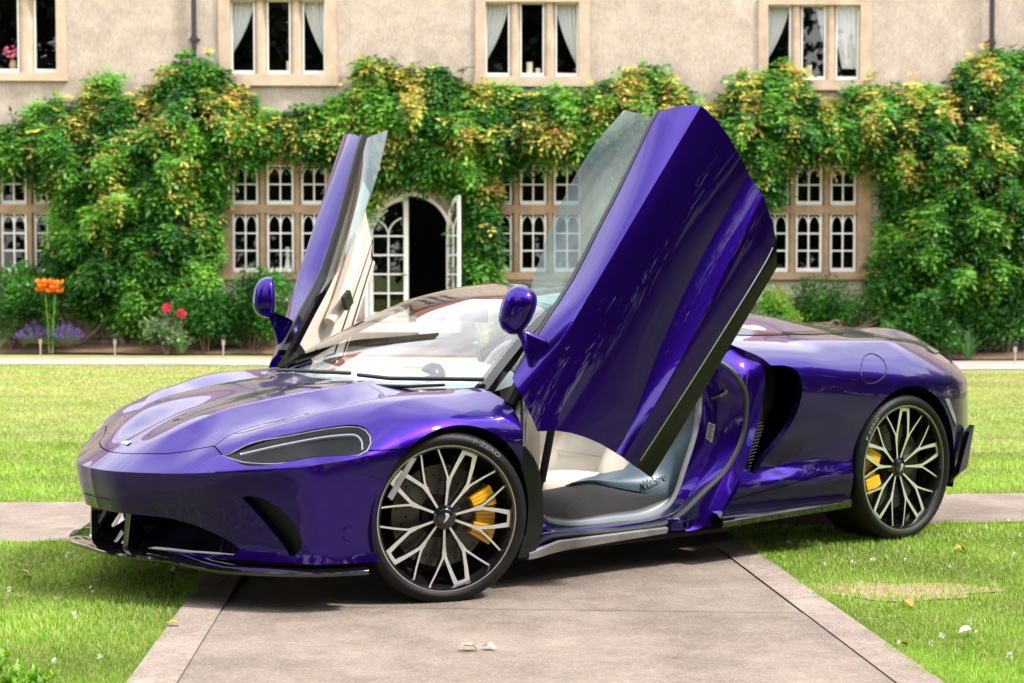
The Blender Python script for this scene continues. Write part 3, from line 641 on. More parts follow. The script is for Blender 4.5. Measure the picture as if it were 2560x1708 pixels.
PR = [(1340, 216), (1380, 186), (1440, 164), (1485, 148), (1535, 166), (1562, 202), (1620, 238), (1660, 212), (1690, 152), (1722, 165), (1760, 160), (1800, 144), (1830, 170), (1862, 214), (1900, 234), (1960, 192), (2050, 190), (2120, 192), (2178, 206), (2188, 142), (2250, 116), (2330, 106), (2430, 112),
      (2430, 720), (2350, 735), (2290, 715), (2240, 745), (2190, 730), (2120, 760), (2050, 745), (2010, 700), (1985, 640), (2008, 570), (2022, 480), (2020, 420), (1985, 378), (1900, 360), (1860, 362), (1800, 360), (1775, 460), (1740, 470), (1700, 420), (1600, 400), (1480, 375), (1400, 362), (1340, 355)]
wisteria('big leafy wisteria covering the wall left of the doorway, lilac flowers hanging', wpoly(PL), 11500, 11, [([(60, 812, .3), (90, 720, .35), (150, 690, .3), (230, 640, .15)], .05), ([(-30, 690, .4), (60, 770, .35), (180, 790, .35), (260, 720, .25)], .045), ([(300, 815, .3), (280, 740, .25), (330, 640, .2), (360, 400, .12)], .06)], flowers=16)
wisteria('band of wisteria trained over the arched doorway', wpoly(PC), 8200, 12, [([(1100, 800, .2), (1095, 640, .15), (1090, 420, .12), (1000, 330, .1)], .045), ([(1090, 420, .2), (960, 360, .2), (760, 330, .15)], .03)], .5, flowers=9)
wisteria('wisteria massed along the right half of the house wall', wpoly(PR), 13500, 13, [([(2080, 815, .3), (2070, 740, .3), (2110, 640, .25), (2150, 400, .15)], .06), ([(2250, 815, .35), (2290, 740, .3), (2330, 600, .25)], .05), ([(1900, 790, .4), (1990, 735, .4), (2060, 690, .3)], .03)], .75, flowers=13)
# small-leaved shrubs and hedging under the windows: each a thing of its own
def shrub(name, lab, cat, c, rad, n, size, cols, group=None, stem=True, flat=.0, sub=9, seed=1, parent_only=False):
    """leaves spread through a few overlapping lobes round the centre c = (x, y, z of the ground)"""
    r = np.random.default_rng(seed); root = tag(empty(name, c), lab, cat, group)
    lob = np.stack([r.normal(0, .42, sub) * rad[0], r.normal(0, .4, sub) * rad[1], rad[2] * (.75 + .85 * r.random(sub))], 1); lr_ = .42 + .3 * r.random(sub)
    i = r.integers(sub, size=n); u = unit(r.normal(0, 1, (n, 3))); q = r.random(n) ** .42
    P = lob[i] + u * (q * lr_[i])[:, None] * np.array(rad) * 1.0; P[:, 2] = np.abs(P[:, 2]) * .98 + .02
    P[:, :2] = np.clip(P[:, :2], -np.array(rad[:2]) * 1.15, np.array(rad[:2]) * 1.15)
    A = unit(u * .7 + r.normal(0, .55, (n, 3)) + np.array([0, -.2, .1])); S = unit(np.cross(A, r.normal(0, .5, (n, 3)) + np.array([0, -.5, .8])))
    g = np.clip(.5 + .35 * vnoise(P[:, 0], P[:, 2], 6, seed) + .25 * r.normal(0, 1, n), 0, 1)[:, None]
    col = np.array(cols[0]) * (1 - g) + np.array(cols[1]) * g
    l = size * (.7 + .6 * r.random(n)); V, C = diamonds(P, A, S, l, l * .33, col); leaf_obj('leaves', V, C, M['leaf'], root)
    if stem:
        b = MB()
        for k in range(6): e = lob[r.integers(sub)]; b.tube([(e[0] * .15, e[1] * .15, -.03), (e[0] * .5, e[1] * .5, e[2] * .5), tuple(e)], [.022, .014, .006], 5)
        b.build('stem', M['wood'], root)
    return root
def bed(px, Y): x = (px * K_ - 1280) / 4401 * Y; return (x, Y, float(gz(x, Y)) + .03)
SG = 'small shrubs in the bed along the wall'
def bedc(px, dy=0): x, y, z = bed(px, 30.4); return (x, 30.4 + .0297 * x + dy, float(gz(x, 30)) + .05)
shrub('shrub', 'low dark green hedge under the far left mullioned window', 'shrub', bedc(40), (1.0, .38, .72), 4200, .075, (G1 * 1.1, G2), SG, seed=31)
shrub('shrub', 'full green shrub in front of the lower left mullioned window', 'shrub', bedc(575), (.78, .45, .68), 4200, .085, (G1, G2 * 1.1), SG, seed=32)
shrub('shrub', 'dark shrub spreading right of the red roses', 'shrub', bedc(480, -.1), (.45, .35, .50), 2200, .08, (G1 * .9, G2 * .9), SG, seed=33)
shrub('shrub', 'trimmed hedge under the mullioned window at the right', 'shrub', bedc(1880, .2), (1.1, .34, .70), 4600, .06, (G1 * 1.1, G2), SG, seed=34)
shrub('shrub', 'bright yellow green shrub beside the raised car door', 'shrub', bedc(1770, -.25), (.42, .38, .55), 2300, .08, (G2 * 1.2, np.array([.30, .38, .05])), SG, seed=35)
shrub('shrub', 'low leafy shrub at the foot of the right hand wisteria', 'shrub', bedc(2130, -.1), (.75, .4, .42), 3000, .08, (G1, G2), SG, seed=36)
shrub('shrub', 'dark shrub at the right end of the bed', 'shrub', bedc(2320, .1), (.6, .4, .55), 2400, .08, (G1, G2 * .9), SG, seed=37)
shrub('shrub', 'leafy shrub right of the open door under the mullioned window', 'shrub', bedc(1180, .1), (.8, .4, .45), 2600, .075, (G1, G2 * 1.1), SG, seed=38)
# the leafy tips that reach into the bottom left corner of the view
fgx, fgy = -1.50, 5.02
root = tag(empty('bush', (fgx, fgy, float(gz(fgx, fgy)))), 'bright green leafy bush in the near left corner of the lawn', 'bush')
b = MB(); VV, CC = [], []; r = np.random.default_rng(5)
for k in range(46):
    a = r.random() * 6.28; q = r.random() ** .6; bx_, by_ = .17 * q * math.cos(a), .15 * q * math.sin(a); h = (.085 + .11 * r.random()) * (1 - .45 * q); lx_, ly_ = .04 * r.normal(), .04 * r.normal()
    pts = [(bx_ * .6, by_ * .6, -.02), (bx_, by_, h * .5), (bx_ + lx_, by_ + ly_, h)]; b.tube(pts, [.0028, .0022, .0012], 5)
    m = 13; t = .25 + .75 * np.arange(m) / (m - 1); P = np.array(pts[1])[None] * (1 - t[:, None]) + np.array(pts[2])[None] * t[:, None]
    an = np.arange(m) * 2.4 + r.random() * 6; A = unit(np.stack([np.cos(an), np.sin(an), .55 + .5 * t], 1)); S = unit(np.cross(A, np.array([0, 0, 1.])))
    l = .028 * (.8 + .5 * r.random(m)); v, c = diamonds(P, A, S, l, l * .30, (np.array([.075, .22, .012]) * (1 - t[:, None]) + np.array([.22, .42, .035]) * t[:, None]) * (.75 + .5 * r.random((m, 1)))); VV.append(v); CC.append(c)
b.build('stem', mat('green_stem', (.10, .16, .04), .6), root); leaf_obj('leaves', np.concatenate(VV), np.concatenate(CC), M['leaf'], root)
# orange lilies
def blades(name, lab, cat, c, n, h, spread, wd, c1, c2, seed, group=None):
    r = np.random.default_rng(seed); V, C = [], []
    for k in range(n):
        a = r.random() * 6.28; q = r.random(); hh_ = h * (.6 + .5 * r.random()); dx, dy = math.cos(a) * spread * q, math.sin(a) * spread * q * .6; s = np.array([-math.sin(a), math.cos(a), 0]) * wd
        for t0, t1 in ((0, .5), (.5, 1)):
            p = lambda t: np.array([dx * (.15 + t ** 1.6), dy * (.15 + t ** 1.6), hh_ * (t - .28 * q * t * t)])
            V += [p(t0) - s * (1 - t0 * .9), p(t0) + s * (1 - t0 * .9), p(t1) + s * (1 - t1 * .9), p(t1) - s * (1 - t1 * .9)]
            u = r.random(); C += [np.array(c1) * (1 - u) + np.array(c2) * u] * 4
    root = leaf_obj(name, np.array(V), np.array(C), M['leaf']); root.location = c; return tag(root, lab, cat, group)
def lily(px, dx, hgt, lab, seed):
    x, y, z = bed(px, 29.75); r = np.random.default_rng(seed); root = tag(empty('lily', (x, y, z)), lab, 'flower', 'orange lilies in the bed')
    MB().tube([(0, 0, 0), (dx * .3, 0, hgt * .5), (dx, 0, hgt)], [.018, .015, .012], 6).build('stem', mat('lily_stem', (.16, .20, .05), .6), root)
    n = 90; t = .08 + .8 * r.random(n); an = r.random(n) * 6.28; P = np.stack([dx * t ** 1.5, 0 * t, hgt * t], 1); A = unit(np.stack([np.cos(an), np.sin(an), .5 + 0 * t], 1)); S = unit(np.cross(A, np.array([0, 0, 1.])))
    v, c = diamonds(P, A, S, .10 + .05 * r.random(n), np.full(n, .010), np.tile(G2, (n, 1)) * (.7 + .6 * r.random((n, 1)))); leaf_obj('leaves', v, c, M['leaf'], root)
    for k in range(6):
        a = k * 1.05 + r.random(); o = np.array([dx + .085 * math.cos(a), .05 * math.sin(a) - .02, hgt + .03 + .07 * (k % 3)]); m = 12; an = np.arange(m) * 6.28 / 6
        A = unit(np.stack([np.cos(an), np.sin(an) - .5, .45 + .3 * (np.arange(m) > 5)], 1)); S = unit(np.cross(A, np.array([0, -.7, .7])))
        v, c = diamonds(np.tile(o, (m, 1)), A, S, np.full(m, .105), np.full(m, .026), np.array([.95, .26, .012]) * (.8 + .3 * r.random((m, 1)))); leaf_obj('flower', v, c, M['petal'], root)
    return root
lily(112, -.06, 1.02, 'taller orange lily in the bed near the left edge', 3); lily(119, .06, 1.0, 'orange lily leaning right beside the taller one', 4)
# red roses, lavender, spiky grasses
rs = tag(shrub('rose_bush', 'thin rose bush with two red blooms left of the car', 'shrub', bedc(400, -.45), (.36, .25, .30), 800, .07, (np.array([.10, .19, .07]), np.array([.20, .30, .12])), seed=41))
for (px, py) in ((389, 707), (422, 720)):
    x = (px * K_ - 1280) / 4401 * 29.9 - rs.location.x; z = 1.2995 + (658 - py * K_) / 4401 * 29.9 - rs.location.z; r = np.random.default_rng(px); m = 34; u = unit(r.normal(0, 1, (m, 3)))
    A = unit(u + np.array([0, -.3, .3])); S = unit(np.cross(A, r.normal(0, 1, (m, 3)))); v, c = diamonds(np.array([x, -.1, z]) + u * .035, A, S, np.full(m, .06), np.full(m, .032), np.array([.80, .03, .10]) * (.7 + .5 * r.random((m, 1)))); leaf_obj('bloom', v, c, M['petal'], rs)
    MB().tube([(x * .3, 0, .1), (x * .8, -.05, z * .6), (x, -.1, z)], [.012, .009, .007], 5).build('stem', M['wood'], rs)
def lavender(px, lab, seed):
    x, y, z = bed(px, 29.9); r = np.random.default_rng(seed); n = 300; root = tag(empty('lavender', (x, y, z)), lab, 'flower', 'lavender clumps in the bed')
    a = r.random(n) * 6.28; q = r.random(n) ** .6; tip = np.stack([.34 * q * np.cos(a), .25 * q * np.sin(a), .25 + .28 * r.random(n) * (1.2 - q)], 1); A = unit(tip + np.array([0, 0, .1])); S = unit(np.cross(A, r.normal(0, 1, (n, 3))))
    v, c = diamonds(tip * .55, A, S, np.linalg.norm(tip, axis=1) * .45, np.full(n, .006), np.tile([.16, .20, .10], (n, 1))); leaf_obj('stem', v, c, M['leaf'], root)
    v, c = diamonds(tip - A * .03, A, S, np.full(n, .065), np.full(n, .014), np.array([.17, .12, .34]) * (.6 + .8 * r.random((n, 1)))); leaf_obj('flower', v, c, M['petal'], root)
lavender(78, 'lavender clump left of the lily stems', 7); lavender(150, 'lavender clump right of the lily stems', 8)
blades('ornamental_grass', 'pale straw ornamental grass right of the arched doorway', 'grass', bedc(1112, -.2), 190, 1.25, .42, .012, (.40, .40, .16), (.55, .50, .26), 9)
blades('ornamental_grass', 'green strappy leaves in the bed behind the rear wing of the car', 'grass', bedc(2215, -.5), 90, .52, .38, .016, (.06, .16, .04), (.14, .28, .10), 10)
blades('ornamental_grass', 'tuft of green leaves at the foot of the rose bush', 'grass', bedc(432, -.5), 110, .34, .34, .014, (.10, .22, .06), (.22, .34, .12), 14)
blades('ornamental_grass', 'small green tuft at the far left of the bed', 'grass', bedc(18, -.5), 70, .40, .3, .014, (.10, .16, .04), (.24, .28, .10), 15)
# heap of cut branches under the right hand window
br = tag(empty('branch_pile', bedc(1895, -.35)), 'heap of dry brown cut branches under the right hand mullioned window', 'brushwood'); b = MB(); r = np.random.default_rng(6)
for k in range(210):
    a = r.normal(0, .5); x, z = r.normal(0, .42), abs(r.normal(.22, .18)); l = .2 + .45 * r.random(); p = Vector((x, r.normal(0, .18), z)); d = Vector((math.cos(a), r.normal(0, .3), math.sin(a) * .6)) * l
    b.tube([p - d * .5, p + Vector((0, 0, .04 * r.normal())), p + d * .5], [.012, .010, .004], 4, cap=False)
b.build('branch', mat('dry_wood', (.30, .20, .13), .9, noise=(8, .4)), br)
# little solar stake lights along the bed
def stake(px, lab):
    x, y, z = bed(px, 29.35); root = tag(empty('solar_light', (x, y, z - .03)), lab, 'garden light', 'solar stake lights along the bed')
    MB().tube([(0, 0, 0), (0, 0, .22)], .016, 8).lathe([(.02, .20), (.034, .22), (.03, .28), (.036, .29)], 12).build('stake', M['alloy'], root, smooth=True)
    MB().lathe([(0, .29), (.038, .29), (.042, .30), (.046, .36), (.03, .375), (0, .378)], 14).build('lamp_head', M['pipe'], root, smooth=True)
stake(92, 'solar stake light in front of the lavender'); stake(263, 'solar stake light between the lavender and the roses'); stake(512, 'solar stake light right of the red roses, by the car mirror'); stake(2331, 'solar stake light at the right edge of the bed')
# fallen leaves and clover heads on the lawn
def fallen(x, y, s, rz, c, lab, seed):
    r = np.random.default_rng(seed); V = []; nx = 6
    for i in range(nx + 1):
        t = i / nx; w = s * .32 * math.sin(math.pi * min(.98, t * .94 + .04)); cu = s * .25 * math.sin(t * 2.6 + r.random())
        V += [(s * (t - .5), -w, cu + w * .5), (s * (t - .5), 0, cu), (s * (t - .5), w, cu + w * .35)]
    Fs = [(3 * i + j, 3 * i + j + 3, 3 * i + j + 4, 3 * i + j + 1) for i in range(nx) for j in range(2)]
    o = mesh('fallen_leaf', V, Fs, mat('dead_leaf', c, .7, noise=(60, .3)), smooth=True); o.location = (x, y, float(gz(x, y)) + .016); o.rotation_euler = (.15 * r.normal(), .2 * r.normal(), rz); return tag(o, lab, 'leaf', 'fallen leaves')
fallen(-.145, 5.86, .062, .2, (.50, .33, .22), 'curled pale brown leaf on the concrete path, left one of the pair', 1); fallen(-.075, 5.88, .05, -.5, (.55, .38, .28), 'curled pale brown leaf on the concrete path, right one of the pair', 2)
fallen(.545, 5.80, .022, 1, (.45, .16, .05), 'tiny orange leaf lying alone on the concrete path', 3)
fallen(1.52, 6.72, .06, 2, (.55, .22, .04), 'orange leaf in the grass just below the bare patch', 4); fallen(2.02, 6.46, .07, 1.5, (.60, .20, .02), 'bright orange leaf standing in the grass at the right edge', 5)
fallen(2.05, 8.0, .065, .3, (.60, .24, .03), 'orange leaf on the lawn near the cross path at the right', 6); fallen(1.62, 6.2, .07, .2, (.66, .60, .50), 'pale cream leaf in the grass right of the path edging', 7)
fallen(1.34, 6.0, .05, .6, (.35, .25, .18), 'brown leaf on the right path edging', 8); fallen(-1.14, 6.95, .055, .4, (.30, .14, .08), 'brown leaf in the shade under the nose of the car', 9); fallen(-1.20, 6.18, .05, .2, (.60, .28, .05), 'orange leaf on the left edge of the path', 10)
fallen(-1.98, 7.1, .06, .1, (.55, .38, .2), 'tan leaf on the lawn at the left', 11)
r = np.random.default_rng(77); V, C = [], []
for k in range(95):
    y = 5.0 + 4.2 * r.random(); x = (r.random() * 2 - 1) * y * .31
    if on_path(np.array([x]), np.array([y]), -.03)[0]: continue
    m = 7; s = .0045 + .004 * r.random(); u = unit(r.normal(0, 1, (m, 3))); P = np.array([x, y, float(gz(x, y)) + .024]) + u * s * .6; A = unit(u + [0, 0, .4]); S = unit(np.cross(A, r.normal(0, 1, (m, 3)))); v, c = diamonds(P, A, S, np.full(m, s * 1.5), np.full(m, s * .7), np.tile([.75, .72, .68], (m, 1))); V.append(v); C.append(c)
tag(leaf_obj('clover_flowers', np.concatenate(V), np.concatenate(C), M['petal']), 'white clover heads scattered in the lawn', 'flowers', kind='stuff')
# the trees behind the camera: the photograph shows them mirrored in the car's flank; the closest three are added for shade
def tree(x, y, h, cr_, seed, lab):
    r = np.random.default_rng(seed); root = tag(empty('oak_tree', (x, y, float(gz(x, y)))), lab, 'tree', 'trees behind the lawn, seen only in reflections')
    b = MB(); b.tube([(0, 0, -.1), (.1, 0, h * .2), (0, .1, h * .45), (.1, .1, h * .8)], [.42, .32, .24, .08], 9)
    for k in range(7): a = k * .9 + r.random(); z = h * (.24 + .07 * k); b.tube([(0, 0, z), (cr_ * .4 * math.cos(a), cr_ * .4 * math.sin(a), z + .9), (cr_ * .75 * math.cos(a), cr_ * .75 * math.sin(a), z + 1.4)], [.15, .10, .04], 6)
    b.build('trunk', M['wood'], root, smooth=True)
    sub = 60; an = r.random(sub) * 6.28; q = r.random(sub) ** .5; lz = r.random(sub) ** .8; lob = np.stack([cr_ * .85 * q * np.cos(an) * (1 - .45 * lz ** 2), cr_ * .85 * q * np.sin(an) * (1 - .45 * lz ** 2), h * (.07 + .86 * lz)], 1); lr_ = cr_ * (.20 + .16 * r.random(sub))
    n = 11000 if y > -9 else 7500; i = r.integers(sub, size=n); u = unit(r.normal(0, 1, (n, 3))); P = lob[i] + u * (r.random(n) ** .4 * lr_[i])[:, None] * [1, 1, .8]; P[:, 2] = np.abs(P[:, 2])
    A = unit(u + r.normal(0, .6, (n, 3))); S = unit(np.cross(A, r.normal(0, 1, (n, 3)))); l = .42 * (.7 + .6 * r.random(n)); g = r.random((n, 1))
    V, C = diamonds(P, A, S, l, l * .40, np.array([.010, .024, .007]) * (1 - g) + np.array([.022, .046, .011]) * g); leaf_obj('crown', V, C, M['tree_leaf'], root); return root
TREES = [(-24, -6, 13, 6.2, 'far left behind the viewer'), (-15, -10, 15, 6.4, 'left behind the viewer'), (-6, -13, 14, 6.4, 'just left behind the viewer'), (3, -12.5, 16, 6.6, 'straight behind the viewer'), (11.5, -11, 14, 6.2, 'just right behind the viewer'), (20, -9, 10, 6.0, 'right behind the viewer'), (29, -4, 13, 6.0, 'far right behind the viewer'),
    (9.5, -5.5, 13, 5.6, 'added for shade, close on the right behind the viewer'), (-9.5, -4.5, 12, 5.4, 'added for shade, close on the left behind the viewer'), (1.5, -6.5, 15, 5.6, 'added for shade, closest behind the viewer'), (16.5, 1.0, 9.5, 5.4, 'on the right, level with the viewer'), (17.5, 10, 9.5, 5.4, 'on the right, level with the car'), (18.5, 19, 9.5, 5.4, 'on the right, nearest the house'), (-21, 6, 12, 5.6, 'on the left, level with the car')]
for k, (x, y, h, c_, w_) in enumerate(TREES):
    tree(x, y, h, c_, 100 + k, 'leafy tree at the edge of the lawn, ' + w_)
# ------------------------------------------------------------------ the sports car
# car frame: u rearwards from the front axle, v out to the car's left (the near side), w up; metres
car = tag(empty('sports_car'), 'violet two-seat sports car with both dihedral doors swung up, parked across the path', 'car')
car.matrix_world = Matrix(((.77938, -.62642, .01287, -.8107), (.62651, .77941, -.00332, 7.4439), (-.00795, .01065, .99991, 0), (0, 0, 0, 1)))
def cart(P): P = np.asarray(P, float).reshape(-1, 3); return P * [1, -1, 1]
def far_side(P): return np.asarray(P, float) * [1, -1, 1]
def crs(P, n):
    """Catmull-Rom through the points, n samples evenly spaced along it"""
    P = np.asarray(P, float); Q = np.vstack([2 * P[0] - P[1], P, 2 * P[-1] - P[-2]]); o = []
    for i in range(1, len(Q) - 2):
        s = np.linspace(0, 1, 24, endpoint=False)[:, None]; a, b, c, d = Q[i - 1], Q[i], Q[i + 1], Q[i + 2]
        o.append(.5 * (2 * b + (c - a) * s + (2 * a - 5 * b + 4 * c - d) * s * s + (3 * b - a - 3 * c + d) * s ** 3))
    o = np.vstack(o + [P[-1:]]); d = np.r_[0, np.cumsum(np.linalg.norm(np.diff(o, axis=0), axis=1))]; t = np.linspace(0, d[-1], n)
    return np.stack([np.interp(t, d, o[:, k]) for k in range(o.shape[1])], 1)
class TPS:
    """smooth height field through scattered points"""
    def __init__(s, P, z, reg=2e-4):
        s.P = np.asarray(P, float); n = len(s.P); K = s.k(s.P); A = np.zeros((n + 3, n + 3)); A[:n, :n] = K + reg * np.eye(n); A[:n, n] = 1; A[:n, n + 1:] = s.P; A[n:, :n] = A[:n, n:].T
        s.w = np.linalg.solve(A, np.r_[np.asarray(z, float), 0, 0, 0])
    def k(s, Q):
        d2 = ((Q[:, None] - s.P[None]) ** 2).sum(-1); return .5 * d2 * np.log(d2 + 1e-12)
    def __call__(s, Q): Q = np.asarray(Q, float).reshape(-1, 2); return s.k(Q) @ s.w[:-3] + s.w[-3] + Q @ s.w[-2:]
def psd(X, Y, P):
    """signed distance to a polygon, inside positive"""
    P = np.asarray(P, float); d = np.full(X.shape, 1e9); ins = np.zeros(X.shape, bool); j = len(P) - 1
    for i in range(len(P)):
        a, b = P[j], P[i]; e = b - a; t = np.clip(((X - a[0]) * e[0] + (Y - a[1]) * e[1]) / (e @ e + 1e-15), 0, 1)
        d = np.minimum(d, np.hypot(X - a[0] - t * e[0], Y - a[1] - t * e[1]))
        c = ((b[1] > Y) != (a[1] > Y)) & (X < (a[0] - b[0]) * (Y - b[1]) / (a[1] - b[1] + 1e-15) + b[0]); ins ^= c; j = i
    return np.where(ins, d, -d)
def clip(V, Fs, f):
    """keep the part of the mesh where f >= 0"""
    keep = f >= 0
    if keep.all(): return V, Fs
    V2 = list(map(tuple, V)); cache = {}; out = []
    def cut(i, j):
        key = (min(i, j), max(i, j))
        if key not in cache:
            t = f[i] / (f[i] - f[j]); cache[key] = len(V2); V2.append(tuple(V[i] + (V[j] - V[i]) * t))
        return cache[key]
    for q in Fs:
        k = [keep[i] for i in q]
        if all(k): out.append(tuple(q)); continue
        if not any(k): continue
        p = []
        for a in range(len(q)):
            i, j = q[a], q[(a + 1) % len(q)]
            if keep[i]: p.append(i)
            if keep[i] != keep[j]: p.append(cut(i, j))
        if len(p) >= 3: out.append(tuple(p))
    V2 = np.array(V2); used = np.unique(np.concatenate([np.array(q) for q in out])) if out else np.array([], int)
    mp_ = -np.ones(len(V2), int); mp_[used] = np.arange(len(used)); return V2[used], [tuple(mp_[list(q)]) for q in out]
def vnorm(V, Fs):
    N_ = np.zeros_like(V)
    for q in Fs:
        a, b, c = V[q[0]], V[q[1]], V[q[2]]; d = V[q[-1]]; m = np.cross(b - a, c - a) + (np.cross(c - a, d - a) if len(q) > 3 else 0)
        for i in q: N_[i] += m
    return N_ / (np.linalg.norm(N_, axis=1, keepdims=True) + 1e-12)
def flange(V, Fs, depth, skip=None):
    """fold every open edge inwards so that the panel has thickness"""
    N_ = vnorm(V, Fs); cnt = {}
    for q in Fs:
        for a in range(len(q)):
            i, j = q[a], q[(a + 1) % len(q)]; cnt[(i, j)] = cnt.get((i, j), 0) + 1
    bd = [(i, j) for (i, j) in cnt if (j, i) not in cnt and not (skip is not None and skip[i] and skip[j])]
    V2 = V.tolist(); F2 = list(Fs); mp_ = {}
    def dup(i):
        if i not in mp_: mp_[i] = (len(V2), len(V2) + 1); V2.append(V[i].tolist()); V2.append((V[i] - N_[i] * depth).tolist())
        return mp_[i]
    for i, j in bd: a, b = dup(i), dup(j); F2.append((a[0], a[1], b[1], b[0]))
    return np.array(V2), F2
def panel(name, V, Fs, m, parent, depth=.014, mirror=True, weld=True, both=True, out=None, skip=None):
    """a body panel; V in car coordinates with faces wound outwards. mirror: welded across the centre line into one panel; both: a second panel for the far side"""
    if len(Fs) == 0: return None
    if depth: V, Fs = flange(V, Fs, depth, None if not (mirror and weld) else np.abs(V[:, 1]) < 1e-5)
    objs = []
    if mirror and weld:
        n = len(V); VV = np.vstack([V, V * [1, -1, 1]]); FF = list(Fs) + [tuple(i + n for i in q[::-1]) for q in Fs]
        o = mesh(name, cart(VV), FF, m, parent); bm = bmesh.new(); bm.from_mesh(o.data)
        cv = [v for v in bm.verts if abs(v.co.y) < 1e-5]; bmesh.ops.remove_doubles(bm, verts=cv, dist=1e-5)
        bm.to_mesh(o.data); bm.free(); objs = [o]
    else:
        objs = [mesh(name, cart(V), Fs, m, parent)]
        if both: objs.append(mesh(name, cart(V * [1, -1, 1]), [q[::-1] for q in Fs], m, parent))
    for o in objs:
        # outward winding: car coordinates are left handed, so flip once
        o.data.flip_normals(); o.data.polygons.foreach_set('use_smooth', np.ones(len(o.data.polygons), bool)); o.data.set_sharp_from_angle(angle=R(48))
    return objs
def gridf(n, k, off=0): i = np.arange((n - 1) * (k - 1)); a = i // (k - 1) * k + i % (k - 1) + off; return [tuple(q) for q in np.stack([a, a + 1, a + k + 1, a + k], 1)]
def orient(V, Fs, ref):
    """wind faces so that they look away from the reference point (or along ref(V))"""
    c = V[list(Fs[len(Fs) // 2])].mean(0); q = Fs[len(Fs) // 2]; n_ = np.cross(V[q[1]] - V[q[0]], V[q[2]] - V[q[0]])
    return Fs if n_ @ (c - np.asarray(ref)) > 0 else [q[::-1] for q in Fs]

# ---- plan of the widest line round the body, and the 3D crown line on it
BP = np.array([(-1.06, 0), (-1.035, .18), (-.92, .395), (-.825, .56), (-.685, .75), (-.569, .852), (-.41, .915), (-.2, .943), (0, .953), (.4, .955), (1.2, .955), (1.8, .962), (2.3, .97), (2.65, .97), (2.95, .95), (3.2, .88), (3.4, .755), (3.53, .58), (3.6, .3), (3.62, 0)])
PLAN = crs(BP, 1600); PS = np.r_[0, np.cumsum(np.hypot(*np.diff(PLAN, axis=0).T))]
PT = np.gradient(PLAN, axis=0); PT /= np.linalg.norm(PT, axis=1, keepdims=True); PN = np.stack([-PT[:, 1], PT[:, 0]], 1)
PN[(PN * (PLAN - [1.2, 0])).sum(1) < 0] *= -1
def s_of(u, v): 
    d = (PLAN[None, :, 0] - np.atleast_1d(u)[:, None]) ** 2 + (PLAN[None, :, 1] - np.atleast_1d(v)[:, None]) ** 2; return PS[d.argmin(1)]
def plan_at(s): return np.stack([np.interp(s, PS, PLAN[:, 0]), np.interp(s, PS, PLAN[:, 1])], -1), np.stack([np.interp(s, PS, PN[:, 0]), np.interp(s, PS, PN[:, 1])], -1)

# ================= front: hood, fenders, bumper from one surface
CROWN_F = [(-1.06, 0, .50), (-1.035, .18, .503), (-.92, .395, .51), (-.825, .56, .525), (-.685, .75, .545), (-.569, .852, .566), (-.41, .915, .592), (-.28, .935, .640), (-.14, .946, .688), (0, .953, .712), (.15, .954, .712), (.36, .955, .690)]
FT = [(-1.02, 0, .53), (-.973, 0, .56), (-.911, 0, .588), (-.75, 0, .661), (-.588, 0, .714), (-.4, 0, .757), (-.19, 0, .788), (-.03, 0, .800), (.12, 0, .815),
      (-.945, .15, .561), (-.89, .27, .564), (-.81, .36, .587), (-.88, .10, .597), (-.835, .2, .640), (-.763, .25, .676), (-.645, .28, .716), (-.53, .29, .741), (-.393, .3, .765), (-.233, .3, .788), (-.05, .3, .806), (.1, .3, .82),
      (-.774, .454, .62), (-.63, .455, .658), (-.49, .46, .683), (-.253, .48, .712), (-.14, .51, .740), (-.02, .56, .768), (.1, .62, .785), (.22, .6, .80),
      (-.70, .36, .668), (-.58, .37, .712), (-.40, .39, .738), (-.22, .41, .756), (-.05, .44, .778), (.1, .47, .797),
      (-.61, .58, .700), (-.41, .65, .747), (-.24, .68, .779), (-.07, .70, .796), (.05, .71, .802), (.2, .72, .804), (.34, .76, .808), (-.72, .56, .655),
      (-.778, .525, .588), (-.766, .56, .572), (-.742, .65, .572), (-.662, .745, .578), (-.543, .83, .589), (-.41, .908, .606), (-.738, .57, .608), (-.611, .66, .655), (-.480, .73, .685), (-.370, .78, .697), (-.34, .815, .690), (-.343, .86, .668), (-.366, .895, .635),
      (-.86, .47, .560), (-.22, .82, .752), (-.22, .89, .712), (-.05, .84, .775), (-.05, .91, .742), (.12, .84, .778), (.12, .91, .748), (.3, .86, .782), (.3, .92, .745)]
_P = np.array(FT + CROWN_F); _M = _P[_P[:, 1] > 1e-6] * [1, -1, 1]; _A = np.vstack([_P, _M]); HF = TPS(_A[:, :2], _A[:, 2], 6e-3); print('hood residuals', [(tuple(p), round(float(r_), 3)) for p, r_ in zip(_P[:, :3], HF(_P[:, :2]) - _P[:, 2]) if abs(r_) > .006])
Bf = crs(CROWN_F, 190); NT, NS = len(Bf), 84
tt = np.linspace(0, 1, NT); Cf = np.stack([-.45 + .57 * tt, 0 * tt], 1); ss = np.linspace(0, 1, NS)
PL2 = Cf[:, None] * (1 - ss[None, :, None]) + Bf[:, None, :2] * ss[None, :, None]
Wt = HF(PL2.reshape(-1, 2)).reshape(NT, NS)
def relax(Wg, n):
    for _ in range(n):
        Q = Wg.copy(); Q[1:-1, 1:-1] = .5 * Wg[1:-1, 1:-1] + .125 * (Wg[:-2, 1:-1] + Wg[2:, 1:-1] + Wg[1:-1, :-2] + Wg[1:-1, 2:]); Q[0, 1:-1] = .5 * Wg[0, 1:-1] + .25 * Wg[1, 1:-1] + .125 * (Wg[0, :-2] + Wg[0, 2:]); Wg = Q
    return Wg
fade = np.clip((ss - .85) / .15, 0, 1) ** 2; Wt += (Bf[:, 2] - Wt[:, -1])[:, None] * fade[None]
Wt = relax(Wt, 60)
